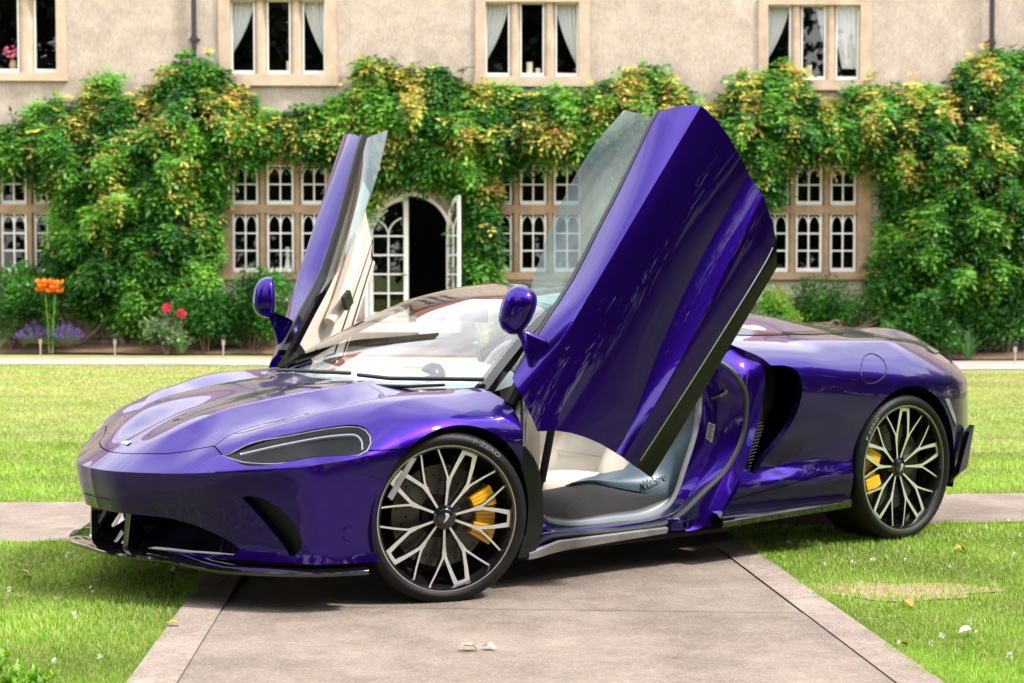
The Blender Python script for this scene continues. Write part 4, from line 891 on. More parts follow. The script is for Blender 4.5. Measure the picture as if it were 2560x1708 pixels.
def pdist(Q, P):
    P = np.asarray(P, float); d = np.full(len(Q), 1e9)
    for a, b in zip(P[:-1], P[1:]):
        e_ = b - a; t = np.clip(((Q - a) @ e_) / (e_ @ e_), 0, 1); d = np.minimum(d, np.hypot(*(Q - a - t[:, None] * e_).T))
    return d
def crease(Q, P, h, w):
    P = np.asarray(P, float); dm = pdist(Q, crs(P, 40)); along = np.clip((Q[:, 0] - P[0, 0]) / .25, 0, 1); return h * along * np.exp(-dm / w)
_q = PL2.reshape(-1, 2)
Wt += (crease(_q, [(-.93, .07), (-.84, .20), (-.72, .262), (-.53, .292), (-.30, .305), (.1, .31)], .011, .045) + crease(_q, [(-.70, .56), (-.5, .625), (-.3, .668), (-.1, .70), (.3, .74)], .010, .05) - crease(_q, [(-.774, .456), (-.5, .463), (-.25, .484), (0, .565), (.1, .63)], .007, .03)).reshape(NT, NS) * (1 - fade[None])
TOPF = np.concatenate([PL2, Wt[..., None]], -1)
# side of the front: offset from the plan curve
SDF = []
def sd_add(u, v, rows): SDF.extend([(s_of(u, v)[0], w, d) for w, d in rows])
for (u, v, wc) in [(-1.06, 0, .50), (-1.035, .18, .503), (-.92, .395, .51), (-.825, .56, .525), (-.685, .75, .545)]:
    sd_add(u, v, [(wc, 0), (wc - .04, -.004), (wc - .10, -.016), (wc - .16, -.034), (.28, -.052), (.22, -.054), (.19, -.045)])
for (u, v, wc) in [(-.569, .852, .566), (-.41, .915, .592), (-.28, .935, .64)]: sd_add(u, v, [(wc, 0), (wc - .05, .002), (.45, -.002), (.36, -.010), (.28, -.020), (.235, -.022), (.20, -.018)])
for (u, v, wc) in [(-.1, .948, .70), (.05, .953, .712), (.2, .954, .71), (.36, .955, .69)]: sd_add(u, v, [(wc, 0), (wc - .02, .009), (.64, .014), (.5, .006), (.35, -.008), (.2, -.02)])
SDF = np.array(SDF); DFn = TPS(SDF[:, :2] * [1, 1.6], SDF[:, 2], 1e-4)
sB = np.interp(np.arange(NT), np.arange(NT), s_of(Bf[:, 0], Bf[:, 1])); NWr = 70
rr = np.linspace(0, 1, NWr); Wsd = Bf[:, 2][:, None] * (1 - rr) + .195 * rr
Dsd = DFn(np.stack([np.repeat(sB, NWr), Wsd.ravel() * 1.6], 1)).reshape(NT, NWr); Dsd -= Dsd[:, :1] * (1 - rr[None]) ** 3
_, nB = plan_at(sB); SIDF = np.concatenate([Bf[:, None, :2] + nB[:, None] * Dsd[..., None], Wsd[..., None]], -1); SIDF[:, 0] = Bf
SIDF[0, :, 1] = 0; TOPF[0, :, 1] = 0
# one conforming mesh: top then side share the crown row
full = np.concatenate([TOPF, SIDF[:, 1:]], 1)
def round_seam(Fg, i0, k0, k1, n):
    for _ in range(n):
        Q = Fg.copy(); Q[:, k0:k1] = .5 * Fg[:, k0:k1] + .25 * (Fg[:, k0 - 1:k1 - 1] + Fg[:, k0 + 1:k1 + 1]); Q[:i0] = Fg[:i0]
        w_ = np.clip((np.arange(len(Fg)) - i0) / 14, 0, 1)[:, None, None]; Fg = Fg * (1 - w_) + Q * w_
    return Fg
full = round_seam(full, int(np.searchsorted(Bf[:, 0], -.40)), NS - 14, NS + 14, 40); NK = full.shape[1]; VF = full.reshape(-1, 3); FFc = gridf(NT, NK)
FFc = orient(VF, FFc, (0.2, 0, .3))
U, Vv, W = VF.T
HOOD = [(-.973, -.02), (-.973, 0), (-.962, .08), (-.945, .15), (-.918, .215), (-.89, .27), (-.855, .32), (-.81, .385), (-.774, .454), (-.70, .456), (-.5, .461), (-.25, .482), (-.12, .515), (0, .565), (.1, .63), (.16, .69), (.40, .69), (.40, -.02)]
LAMP = [tuple(p) for p in crs([(-.780, .524), (-.738, .570), (-.611, .660), (-.480, .730), (-.385, .775), (-.347, .812), (-.343, .860), (-.366, .895), (-.398, .907)], 44)] + [tuple(p) for p in crs([(-.42, .900), (-.543, .830), (-.662, .745), (-.742, .650), (-.768, .566)], 24)]
BUMP = [(-1.4, -.02), (-.973, -.02), (-.973, 0), (-.962, .08), (-.945, .15), (-.918, .215), (-.89, .27), (-.855, .32), (-.81, .385), (-.774, .454), (-.780, .524), (-.74, .60), (-.63, .71), (-.52, .79), (-.394, .903), (-.30, .914), (-.30, 1.3), (-1.4, 1.3)]
is_top = (np.arange(len(VF)) % NK) < NS
hoodf = np.where(is_top, psd(U, Vv, HOOD), -1.0); lampf = np.where(is_top, psd(U, Vv, LAMP), -1.0)
bumpf = np.where(U < -.394, np.where(is_top, psd(U, Vv, BUMP), .05), .612 + .012 * (U + .394) - W)
archf = np.where(Vv > .55, np.hypot(U, W - .335) - .357, 1.0)
rearf = np.minimum(np.where(Vv < .79, .27 * (Vv / .79) ** 2, .27 + (Vv - .79) * .5) - U, .308 - U)
G = .0021
hV, hF = VF, FFc
def multi(V, Fs, fs):
    """clip by several fields in turn, carrying the fields along"""
    V = np.hstack([V, np.stack(fs, 1)]); k = 3
    for i in range(len(fs)): V, Fs = clip(V, Fs, V[:, 3 + i]) if len(Fs) else (V, Fs)
    return V[:, :3], Fs
GRILLE = [(-.01, .338), (.115, .338), (.25, .339), (.347, .335), (.43, .318), (.50, .292), (.555, .262), (.585, .238), (.585, .222), (.56, .205), (-.01, .199)]
SLOT = [(.628, .436), (.655, .441), (.695, .434), (.728, .410), (.762, .368), (.786, .323), (.797, .277), (.792, .252), (.770, .222), (.752, .218), (.738, .244), (.696, .306), (.654, .384)]
grf = psd(Vv, W, GRILLE); slf = psd(Vv, W, SLOT); front = U < -.45
ventf = np.where(front & (W < .5), np.minimum(-grf, -slf), 1.0)
V_, F_ = multi(VF, FFc, [hoodf - G, rearf]); panel('hood', V_, F_, M['paint'], car, .02)
V_, F_ = multi(VF, FFc, [bumpf - G, -lampf - G, archf, ventf, rearf]); panel('front_bumper', V_, F_, M['paint'], car, .045)
V_, F_ = multi(VF, FFc, [-hoodf - G, -bumpf - G, -lampf - G, archf, rearf]); panel('front_fender', V_, F_, M['paint'], car, .03, mirror=False)
# headlamps: clear lens over a black bowl with a bright rim
def shift(V, Fs, d): return V - vnorm(V, Fs) * d
V_, F_ = multi(VF, FFc, [lampf - .004]); V_ = shift(V_, F_, .004); lens = panel('headlamp', V_, F_, M['lamp_glass'], car, 0, mirror=False)
V_, F_ = multi(VF, FFc, [lampf + .004]); Nl = vnorm(V_, F_); dd = np.clip(psd(V_[:, 0], V_[:, 1], LAMP) / .04, 0, 1); V_ = V_ - np.array([.3, .4, .85]) * (.008 + .040 * dd * dd * (3 - 2 * dd))[:, None]
mi_ = [0 if psd(np.array([V_[list(q), 0].mean()]), np.array([V_[list(q), 1].mean()]), LAMP)[0] < .009 else 1 for q in F_]
for k, o in enumerate(lens):
    s = 1 if k == 0 else -1; b = mesh('lamp_bowl', cart(V_ * [1, s, 1]), F_ if s < 0 else [q[::-1] for q in F_], M['lamp_inner'], o, smooth=True)
    if 1:
        lz = np.array([(p[0], p[1], float(HF([p])[0])) for p in LAMP[::2]]); lz = np.vstack([lz, lz[:1]]); q = MB(); q.tube([tuple(p) for p in cart(lz * [1, s, 1] - [0, 0, .007])], .0026, 6, cap=False); q.build('lamp_bezel', M['sill_metal'], o, smooth=True)
        li_ = np.array([(-.735, .585), (-.62, .675), (-.49, .745), (-.40, .79), (-.372, .815), (-.372, .85), (-.39, .88)]); li_ = crs(np.array([(p[0], p[1], float(HF([p])[0]) - .022) for p in li_]), 40); q = MB(); q.tube([tuple(p) for p in cart(li_ * [1, s, 1])], .006, 6); q.build('light_guide', M['alloy'], o, smooth=True)
    pass
# behind the openings of the bumper: dark ducts, a gloss panel and vanes
def offs(f, d, lo=None):
    V_, F_ = multi(VF, FFc, [f, archf]); Nv = vnorm(V_, F_); return V_ - Nv * d, F_
V_, F_ = offs(np.where(front & (W < .5), grf + .02, -1), .06); V_ = V_ + np.array([1, 0, 0]) * (.10 * np.clip((V_[:, 2] - .2) / .14, 0, 1))[:, None]; panel('grille_panel', V_, F_, M['piano'], car, .0)
V_, F_ = offs(np.where(front & (W < .5), slf + .015, -1), .05); panel('side_duct', V_, F_, M['black_plastic'], car, 0, mirror=False)
for s in (1, -1):
    V = np.array([(-.99, .135, .200), (-.985, .15, .335), (-.93, .135, .335), (-.90, .125, .200), (-.985, .165, .200), (-.975, .175, .335), (-.92, .15, .335), (-.89, .14, .200)])
    mesh('grille_vane', cart(V * [1, s, 1]), [(0, 1, 2, 3), (4, 5, 6, 7), (0, 4, 5, 1), (1, 5, 6, 2), (2, 6, 7, 3), (3, 7, 4, 0)], M['piano'], car, fix=True)
_sf = full[:, NS:].reshape(-1, 3); _sf = _sf[_sf[:, 0] < -.45]
def on_nose(v, w):
    d = (_sf[:, 1] - v) ** 2 + (_sf[:, 2] - w) ** 2; i = np.argsort(d)[:4]; p = np.average(_sf[i], axis=0, weights=1 / (d[i] + 1e-7)); return (p[0], v, w)
sm_ = crs(np.array([on_nose(v, w) for v, w in ((0, .386), (.13, .386), (.30, .388), (.40, .388), (.468, .376), (.515, .343), (.553, .30), (.575, .268))]), 60)
for s in (1, -1):
    b = MB(); b.tube([tuple(p) for p in cart((sm_ + [.0004, 0, 0]) * [1, s, 1])], .0022, 5); b.build('bumper_seam', M['black_matt'], car, smooth=True)
# splitter
Sp = crs(BP[:8], 104)[:90]; sN = np.stack([np.interp(np.arange(90), np.linspace(0, 89, 90), x) for x in plan_at(s_of(Sp[:, 0], Sp[:, 1]))[1].T], 1)
so = .010 + .018 * np.exp(-((Sp[:, 1] - .30) / .25) ** 2); lo_ = np.interp(Sp[:, 1], [0, .25, .40, .5, .58, .72, .9, 1], [.182, .180, .176, .158, .150, .150, .152, .152])
prof = [(-.16, .010), (-.02, .022), (1.0, .012), (1.12, .004), (1.0, -.003), (-.16, -.006)]
V = []
for k in range(90):
    for a, h in prof: o_ = so[k] * a if a > 0 else a; V.append((Sp[k, 0] + sN[k, 0] * o_, Sp[k, 1] + sN[k, 1] * o_, lo_[k] + h + .005))
V = np.array(V); nP = len(prof); Fs = [(k * nP + i, k * nP + (i + 1) % nP, (k + 1) * nP + (i + 1) % nP, (k + 1) * nP + i) for k in range(89) for i in range(nP)]
Vm = np.vstack([V, V * [1, -1, 1]]); Fm = Fs + [tuple(i + len(V) for i in q[::-1]) for q in Fs]
mesh('front_splitter', cart(Vm), Fm, M['piano'], car, smooth=True, sharp=40, fix=True)
# badge on the nose
b = MB(); b.box(-.034, .034, -.012, .012, 0, .004); b.box(-.024, .024, -.004, .004, .004, .0055, 1); bo = b.build('nose_badge', [M['chrome'], M['alloy']], car, bevel=.0015)
zb = float(HF([(-.911, 0)])[0]); sl = float(HF([(-.88, 0)])[0] - HF([(-.94, 0)])[0]) / .06
bo.matrix_local = Matrix.Translation((-.911, 0, zb + .001)) @ Matrix.Rotation(-math.atan(sl), 4, 'Y') @ Matrix.Rotation(R(90), 4, 'Z')

# ================= rear: haunches, deck and tail
CROWN_R = [(1.40, .956, .88), (1.6, .957, .888), (1.8, .962, .892), (2.0, .966, .880), (2.3, .97, .842), (2.65, .97, .806), (2.95, .95, .780), (3.2, .88, .768), (3.4, .755, .772), (3.53, .58, .785), (3.6, .3, .80), (3.62, 0, .806)]
RT = [(1.40, 0, 1.20), (1.75, 0, 1.165), (2.0, 0, 1.13), (2.3, 0, 1.092), (2.6, 0, 1.052), (2.9, 0, 1.012), (3.13, 0, .984), (3.35, 0, .955), (3.5, 0, .938), (3.57, 0, .930), (3.605, 0, .87),
      (1.4, .5, 1.16), (1.75, .5, 1.10), (2.1, .5, 1.058), (2.31, .5, 1.040), (2.57, .5, 1.004), (2.87, .5, .970), (3.15, .5, .945), (3.38, .5, .920), (3.5, .42, .915), (3.46, .6, .87), (3.575, .25, .90),
      (1.55, .79, .955), (1.63, .80, .958), (1.8, .79, .962), (2.0, .79, .962), (2.3, .79, .962), (2.57, .79, .957), (2.76, .78, .957), (2.96, .74, .942), (3.14, .68, .918), (3.28, .62, .905), (2.0, .66, 1.0), (2.3, .66, .985), (2.6, .66, .966), (2.85, .65, .955), (1.75, .66, 1.01),
      (1.8, .88, .945), (2.0, .89, .940), (2.3, .89, .925), (2.6, .89, .905), (2.85, .87, .895), (3.08, .81, .870), (3.27, .71, .855), (1.6, .9, .93), (2.45, .93, .885), (2.7, .93, .868)]
_P = np.array(RT + CROWN_R); _A = np.vstack([_P, _P[_P[:, 1] > 1e-6] * [1, -1, 1]]); HR = TPS(_A[:, :2], _A[:, 2], 3e-3)
Br = crs(CROWN_R, 190); NTr = len(Br); ttr = np.linspace(0, 1, NTr); Cr = np.stack([1.74 + 1.3 * ttr, 0 * ttr], 1)
P2 = Cr[:, None] * (1 - ss[None, :, None]) + Br[:, None, :2] * ss[None, :, None]; Wr = HR(P2.reshape(-1, 2)).reshape(NTr, NS); Wr += (Br[:, 2] - Wr[:, -1])[:, None] * fade[None]; Wr = relax(Wr, 60)
TOPR = np.concatenate([P2, Wr[..., None]], -1)
SDR = []
for u, v in [(1.4, .956), (1.8, .962), (2.2, .968), (2.65, .97)]:
    s_ = s_of(u, v)[0]; wc = float(np.interp(u, [c[0] for c in CROWN_R[:6]], [c[2] for c in CROWN_R[:6]]))
    k_ = float(np.clip((2.25 - u) / .4, 0, 1)); SDR += [(s_, wc, 0), (s_, wc - .025, .009), (s_, wc - .07, .015), (s_, .70, .016), (s_, .60, .006), (s_, .52, -.006), (s_, .445, -.006 - .024 * k_), (s_, .405, -.004 - .032 * k_), (s_, .368, .008), (s_, .33, .008), (s_, .27, -.010), (s_, .19, -.05)]
for u, v in [(2.95, .95), (3.2, .88), (3.4, .755), (3.53, .58), (3.6, .3), (3.62, 0)]:
    s_ = s_of(u, v)[0]; SDR += [(s_, .78, 0), (s_, .75, .006), (s_, .68, .010), (s_, .58, .012), (s_, .48, .014), (s_, .38, .004), (s_, .28, -.03), (s_, .19, -.09)]
SDR = np.array(SDR); DRn = TPS(SDR[:, :2] * [1, 2.2], SDR[:, 2], 5e-5); NW2 = 96; rr2 = np.linspace(0, 1, NW2)
sBr = s_of(Br[:, 0], Br[:, 1]); Wr2 = Br[:, 2][:, None] * (1 - rr2) + .19 * rr2; Dr = DRn(np.stack([np.repeat(sBr, NW2), Wr2.ravel() * 2.2], 1)).reshape(NTr, NW2); Dr -= Dr[:, :1] * (1 - rr2[None]) ** 3
_, nR = plan_at(sBr); SIDR = np.concatenate([Br[:, None, :2] + nR[:, None] * Dr[..., None], Wr2[..., None]], -1); SIDR[:, 0] = Br
TOPR[-1, :, 1] = 0; SIDR[-1, :, 1] = 0
fullR = round_seam(np.concatenate([TOPR, SIDR[:, 1:]], 1), 0, NS - 16, NS + 18, 60); NKr = fullR.shape[1]; VR = fullR.reshape(-1, 3); FR = orient(VR, gridf(NTr, NKr), (2.2, 0, .3)); U, Vv, W = VR.T
DOOR = [(.404, .82), (.37, .755), (.336, .69), (.31, .64), (.285, .60), (.33, .545), (.36, .49), (.382, .43), (.398, .365), (.406, .295), (.409, .195), (.415, .12), (.42, .0), (1.41, .0), (1.41, .21), (1.42, .213), (1.485, .275), (1.51, .315), (1.577, .43), (1.637, .57), (1.685, .71), (1.70, .78), (1.71, .855), (1.70, .875), (1.68, .908), (1.655, .936), (1.62, .957), (1.6, 1.3), (.38, 1.3)]
doorf = psd(U, W, DOOR); umin = np.interp(Vv, [0, .5, .62, .79, .86, .92, .96], [1.745, 1.745, 1.70, 1.628, 1.66, 1.705, 1.73])
cutf = np.where(Vv > .62, -doorf - .004, U - umin); cutf = np.where((Vv > .79) & (W > .84), U - umin, cutf)
INTAKE = [tuple(p) for p in crs([(1.655, .835), (1.70, .868), (1.817, .868), (1.875, .848), (1.905, .80), (1.905, .73), (1.863, .623), (1.751, .485), (1.672, .400), (1.630, .400), (1.606, .441), (1.622, .546), (1.645, .704), (1.642, .79)], 60)]
intf = np.where((Vv > .8), psd(U, W, INTAKE), -1.0); archr = np.where(Vv > .5, np.hypot(U - 2.675, W - .345) - .402, 1.0)
seam = np.where((U < 2.45) & (Vv > .8), W - (.290 + (U - 1.5) * .128), 1.0)          # sill panel below this line
bumpr = np.where((U > 2.9) & (Vv > 0), (3.13 + (W - .799) * 1.55 + .0 * U) - U, 1.0); bumpr = np.where((W > .80), .80 + 1 - W, bumpr); bumpr = np.where((U > 2.9) & (W <= .80), (3.13 + (W - .799) * 1.55) - U, 1.0)
Lf = np.minimum(np.minimum(cutf, archr), -intf)
lampr = np.where(W > .79, 1, -1) * 0 + psd(U, Vv, [(3.08, .74), (3.22, .70), (3.36, .62), (3.40, .65), (3.33, .72), (3.20, .79), (3.10, .80)])
FUEL = np.hypot(U - 2.436, (W - .835) * 1.15); fuelf = np.where(Vv > .85, np.abs(FUEL - .093) - .0022, 1.0)
LID = np.where(W > .80, np.interp(U, [1.7, 2.0, 2.4, 2.9, 3.3, 3.7], [.60, .69, .70, .66, .60, .52]) - Vv, -1)   # rear lid / hatch outline
V_, F_ = multi(VR, FR, [Lf, LID - .002]); panel('rear_lid', V_, F_, M['paint'], car, .02)
V_, F_ = multi(VR, FR, [Lf, -LID - .002, seam - .002, bumpr - .002, -lampr - .002]); panel('rear_quarter', V_, F_, M['paint'], car, .03, mirror=False)
V_, F_ = multi(VR, FR, [Lf, -seam - .002]); panel('sill_panel', V_, F_, M['paint'], car, .02, mirror=False)
V_, F_ = multi(VR, FR, [Lf, -bumpr - .002, W - .30]); panel('rear_bumper', V_, F_, M['paint'], car, .03)
V_, F_ = multi(VR, FR, [np.where(U > 2.96, np.minimum(archr, .296 - W), -1)]); panel('rear_diffuser', V_, F_, M['black_gloss'], car, .05)
V_, F_ = multi(VR, FR, [np.where((np.arange(len(VR)) % NKr) < NS, lampr - .001, -1)]); V_ = shift(V_, F_, .005); panel('tail_lamp', V_, F_, M['smoke'], car, 0, mirror=False)
# intake: dark mesh set back inside the opening, body coloured lip
V_, F_ = multi(VR, FR, [np.where(Vv > .8, intf + .012, -1)]); V_[:, 1] -= .075 + .10 * np.clip((V_[:, 0] - 1.66) / .25, 0, 1)
panel('intake_mesh', V_, F_, M['mesh_black'], car, 0, mirror=False)
b = MB(); 
for i in range(26):
    for j in range(34):
        u_, w_ = 1.60 + i * .0125 + (j % 2) * .006, .40 + j * .0142
        if u_ > 1.665 and psd(np.array([u_]), np.array([w_]), INTAKE)[0] > -.004:
            v_ = .962 - .068 - .10 * min(1, max(0, (u_ - 1.66) / .25)); q = [(u_ + .0062 * math.cos(a), v_, w_ + .0062 * math.sin(a)) for a in np.arange(6) * math.pi / 3 + .5]; q2 = [(u_ + .0050 * math.cos(a), v_ + .001, w_ + .0050 * math.sin(a)) for a in np.arange(6) * math.pi / 3 + .5]
            b.add(cart(q + q2), [(k, (k + 1) % 6, 6 + (k + 1) % 6, 6 + k) for k in range(6)])
mv = np.array(b.v); gm = b.build('intake_grille', M['black_plastic'], car); gm['kind'] = 'stuff'
b2 = MB(); b2.v, b2.f, b2.m = [(x, -y, z) for x, y, z in b.v], b.f, b.m; gm2 = b2.build('intake_grille', M['black_plastic'], car); gm2['kind'] = 'stuff'
# fuel flap ring, reflectors
sideR = fullR[:, NS - 30:].reshape(-1, 3)
for s in (1, -1):
    P = []
    for t in np.linspace(0, 2 * np.pi, 49):
        w = .835 + .066 * math.sin(t); u = 2.436 + .098 * math.cos(t) + .9 * (w - .835); dq = (sideR[:, 0] - u) ** 2 + (sideR[:, 2] - w) ** 2; i = np.argsort(dq)[:6]; P.append((u, float(np.average(sideR[i, 1], weights=1 / (dq[i] + 1e-7))) + .0012, w))
    b = MB(); b.tube([tuple(p) for p in cart(np.array(P) * [1, s, 1])], .0024, 6, cap=False); b.build('fuel_flap_ring', M['black_plastic'], car, smooth=True)
def onR(u, w, d=0.0):
    """point on the rear flank at (u, w), d metres proud"""
    s_ = s_of(u, .97 if u < 2.8 else float(np.interp(u, BP[12:, 0], BP[12:, 1])))[0]; i = np.abs(sBr - s_).argmin(); j = np.abs(Wr2[i] - w).argmin(); return SIDR[i, j] + np.r_[nR[i] * d, 0]
for s in (1, -1):
    P = np.array([onR(u, w, .0) for u, w in ((2.955, .672), (3.0, .672), (3.075, .572), (3.065, .535))]); P2_ = np.array([onR(u, w, .006) for u, w in ((2.955, .672), (3.0, .672), (3.075, .572), (3.065, .535))])
    mesh('side_reflector', cart(np.vstack([P, P2_]) * [1, s, 1]), [(4, 5, 6, 7), (0, 1, 5, 4), (1, 2, 6, 5), (2, 3, 7, 6), (3, 0, 4, 7)], M['sill_metal'], car, fix=True)
    P = np.array([(-.215, .945, .545), (-.19, .945, .575), (-.165, .947, .575), (-.19, .945, .54), (-.30, .937, .435), (-.322, .936, .43)]); P = np.array([(-.222, .948, .575), (-.196, .950, .578), (-.250, .946, .50), (-.300, .942, .425), (-.318, .940, .44), (-.262, .945, .52)])
    mesh('side_marker', cart(np.vstack([P, P + [0, .006, 0]]) * [1, s, 1]), [tuple(range(6, 12))] + [(i, (i + 1) % 6, 6 + (i + 1) % 6, 6 + i) for i in range(6)], M['sill_metal'], car, fix=True)
    # gloss black skirt along the sill, ahead of the rear wheel
    U_ = np.linspace(1.40, 2.26, 24); V = []
    for u in U_:
        t = (u - 1.40) / .86; zt = .232 + .012 * t; zb_ = .185 + .02 * t; o_ = .018 * (1 - .9 * t ** 2)
        V += [(u, .935, zt + .012), (u, .958 + o_ * .2, zt + .006), (u, .984 + o_, zt - .026 + .012 * t), (u, .980 + o_ * .8, zb_ - .004), (u, .93, zb_ - .02)]
    nU = len(U_); mesh('side_skirt', cart(np.array(V) * [1, s, 1]), [(k * 5 + i, k * 5 + (i + 1) % 5, (k + 1) * 5 + (i + 1) % 5, (k + 1) * 5 + i) for k in range(nU - 1) for i in range(5)] + [(0, 1, 2, 3, 4), tuple(range((nU - 1) * 5, nU * 5))], M['piano'], car, smooth=True, sharp=30, fix=True)
    P = [(3.02, .955, .255), (3.10, .95, .30), (3.185, .945, .50), (3.235, .935, .53), (3.27, .905, .50), (3.20, .925, .32)]
    P = np.array(P); mesh('rear_winglet', cart(np.vstack([P, P - [0, .03, 0]]) * [1, s, 1]), [tuple(range(6)), tuple(range(11, 5, -1))] + [(i, (i + 1) % 6, 6 + (i + 1) % 6, 6 + i) for i in range(6)], M['black_gloss'], car, fix=True)

# ================= canopy: windscreen, pillars, roof
CA = [(0, 0, .785), (.07, .4, .788), (.26, .79, .800), (.20, 0, .885), (.40, 0, .982), (.60, 0, 1.074), (.78, 0, 1.150), (.80, .3, 1.146), (.83, .55, 1.125), (.53, .68, .972), (.39, .74, .888), (.68, .62, 1.055), (.42, .4, .968), (.62, .38, 1.064),
      (.9, 0, 1.176), (1.0, 0, 1.190), (1.2, 0, 1.204), (1.45, 0, 1.195), (1.745, 0, 1.166), (1.0, .5, 1.160), (1.2, .5, 1.170), (1.45, .5, 1.152), (1.745, .5, 1.101), (1.0, .585, 1.118), (1.2, .6, 1.118), (1.45, .6, 1.098), (1.70, .62, 1.045)]
_P = np.array(CA); _A = np.vstack([_P, _P[_P[:, 1] > 1e-6] * [1, -1, 1]]); HC = TPS(_A[:, :2], _A[:, 2], 2e-5)
uu_ = np.linspace(-.02, 1.745, 150); vv_ = np.linspace(0, .82, 70); Uc, Vc = np.meshgrid(uu_, vv_, indexing='ij'); VC_ = np.stack([Uc.ravel(), Vc.ravel(), HC(np.stack([Uc.ravel(), Vc.ravel()], 1))], 1); FC_ = orient(VC_, gridf(150, 70), (.8, 0, .2))
U, Vv, W = VC_.T
edge = np.interp(U, [0, .26, .39, .53, .68, .83, .92, 1.2, 1.45, 1.745], [.79, .79, .74, .68, .62, .565, .575, .60, .60, .62])        # outer edge of canopy
base = U - .27 * (Vv / .79) ** 2; header = (.79 + .10 * Vv ** 2) - U; out_ = edge - Vv
V_, F_ = multi(VC_, FC_, [base, header, out_ - .045]); panel('windscreen', V_, F_, M['glass'], car, .006)
V_, F_ = multi(VC_, FC_, [base - .004, header - .004, -(out_ - .049), out_]); panel('windscreen_pillar', V_, F_, M['black_gloss'], car, .04, mirror=False)
V_, F_ = multi(VC_, FC_, [-header - .004, out_]); panel('roof', V_, F_, M['piano'], car, .035)
V_, F_ = multi(VC_, FC_, [base - .001, np.maximum(.03 - base, np.maximum(.025 - header, .075 - out_)), header, out_ - .046]); V_ = shift(V_, F_, .008); panel('screen_border', V_, F_, M['black_matt'], car, 0)
# black cowl between hood and glass
Vc2 = np.linspace(-.80, .80, 60); V = []
for v in Vc2:
    u0 = .27 * (v / .79) ** 2
    for du, dz in ((-.075, -.030), (-.03, -.006), (.0, .0), (.015, -.002), (.02, -.03)): V.append((u0 + du + .03, v, float(HC([(max(u0, 0), v)])[0]) + dz - .006))
V = np.array(V); Fs = gridf(60, 5); mesh('cowl', cart(V), Fs, M['black_plastic'], car, smooth=True, fix=True)
def hc(u, v, d=0): return (u, v, float(HC([(u, v)])[0]) + d)
# quarter windows and dark hatch strips on the buttress
U, Vv, W = VR.T
for nm, poly in (('quarter_window', [(1.72, .585), (1.98, .655), (2.20, .70), (2.02, .70), (1.86, .705), (1.70, .70)]), ('hatch_strip', [(2.10, .668), (2.42, .60), (2.62, .56), (2.66, .575), (2.45, .655), (2.2, .69)])):
    V_, F_ = multi(VR, FR, [psd(U, Vv, poly)]); V_ = shift(V_, F_, -.003); panel(nm, V_, F_, M['black_gloss'], car, .004, mirror=False)
# ================= dihedral doors
_a, _b, _c = .47733, -.92562, .10890
def _rot(a, b, c): return np.array(Matrix.Rotation(a, 3, 'Z') @ Matrix.Rotation(b, 3, 'Y') @ Matrix.Rotation(c, 3, 'X'))
DR_ = _rot(_a, _b, _c); DP_ = np.array([.35, .85, .8]); DT_ = np.array([-.05356, .01118, .02039])
def d_open(P): return (np.asarray(P, float) - DP_) @ DR_.T + DP_ + DT_
def d_shut(P): return (np.asarray(P, float) - DP_ - DT_) @ DR_ + DP_
def ln(tab): t = np.array(tab); return lambda u: np.stack([np.interp(u, t[:, 0], t[:, 1]), np.interp(u, t[:, 0], t[:, 2])], -1)
def sm(tab):
    t = crs(np.array(tab, float), 200); return lambda u: np.stack([np.interp(u, t[:, 0], t[:, 1]), np.interp(u, t[:, 0], t[:, 2])], -1)
BELT = sm([(.24, .885, .790), (.40, .87, .800), (.63, .835, .818), (.86, .80, .832), (1.08, .79, .868), (1.29, .79, .903), (1.55, .79, .954), (1.66, .79, .968), (1.8, .79, .98)])
CR1 = sm([(.24, .915, .700), (.40, .925, .719), (.61, .935, .735), (.776, .938, .753), (1.01, .94, .779), (1.30, .94, .812), (1.70, .94, .855), (1.8, .94, .864)])
MID = sm([(.24, .935, .52), (.40, .940, .530), (.8, .950, .580), (1.2, .955, .645), (1.65, .950, .695), (1.8, .95, .705)])
ST = sm([(.24, .908, .28), (.40, .910, .296), (.52, .910, .312), (.88, .908, .413), (1.24, .910, .488), (1.62, .918, .538), (1.8, .92, .555)])
SB = sm([(.24, .945, .25), (.41, .948, .266), (.85, .957, .319), (1.306, .957, .399), (1.56, .955, .442), (1.8, .955, .478)])
SL = sm([(.24, .915, .188), (.41, .920, .199), (.877, .924, .230), (1.33, .920, .266), (1.465, .918, .287), (1.8, .91, .345)])
BT = sm([(.24, .885, .105), (.42, .890, .119), (.592, .893, .134), (.939, .893, .170), (1.398, .893, .217), (1.8, .89, .26)])
NU = 190; ud = np.linspace(.25, 1.76, NU); rows = []
def add_rows(A, B, n, bul=0.0, last=False, pw=1.0):
    for k in range(n + (1 if last else 0)):
        t = k / n; p = A(ud) * (1 - t ** pw) + B(ud) * t ** pw; p = p.copy(); p[:, 0] += bul * 4 * t * (1 - t); rows.append(p)
add_rows(BELT, CR1, 12, .012)
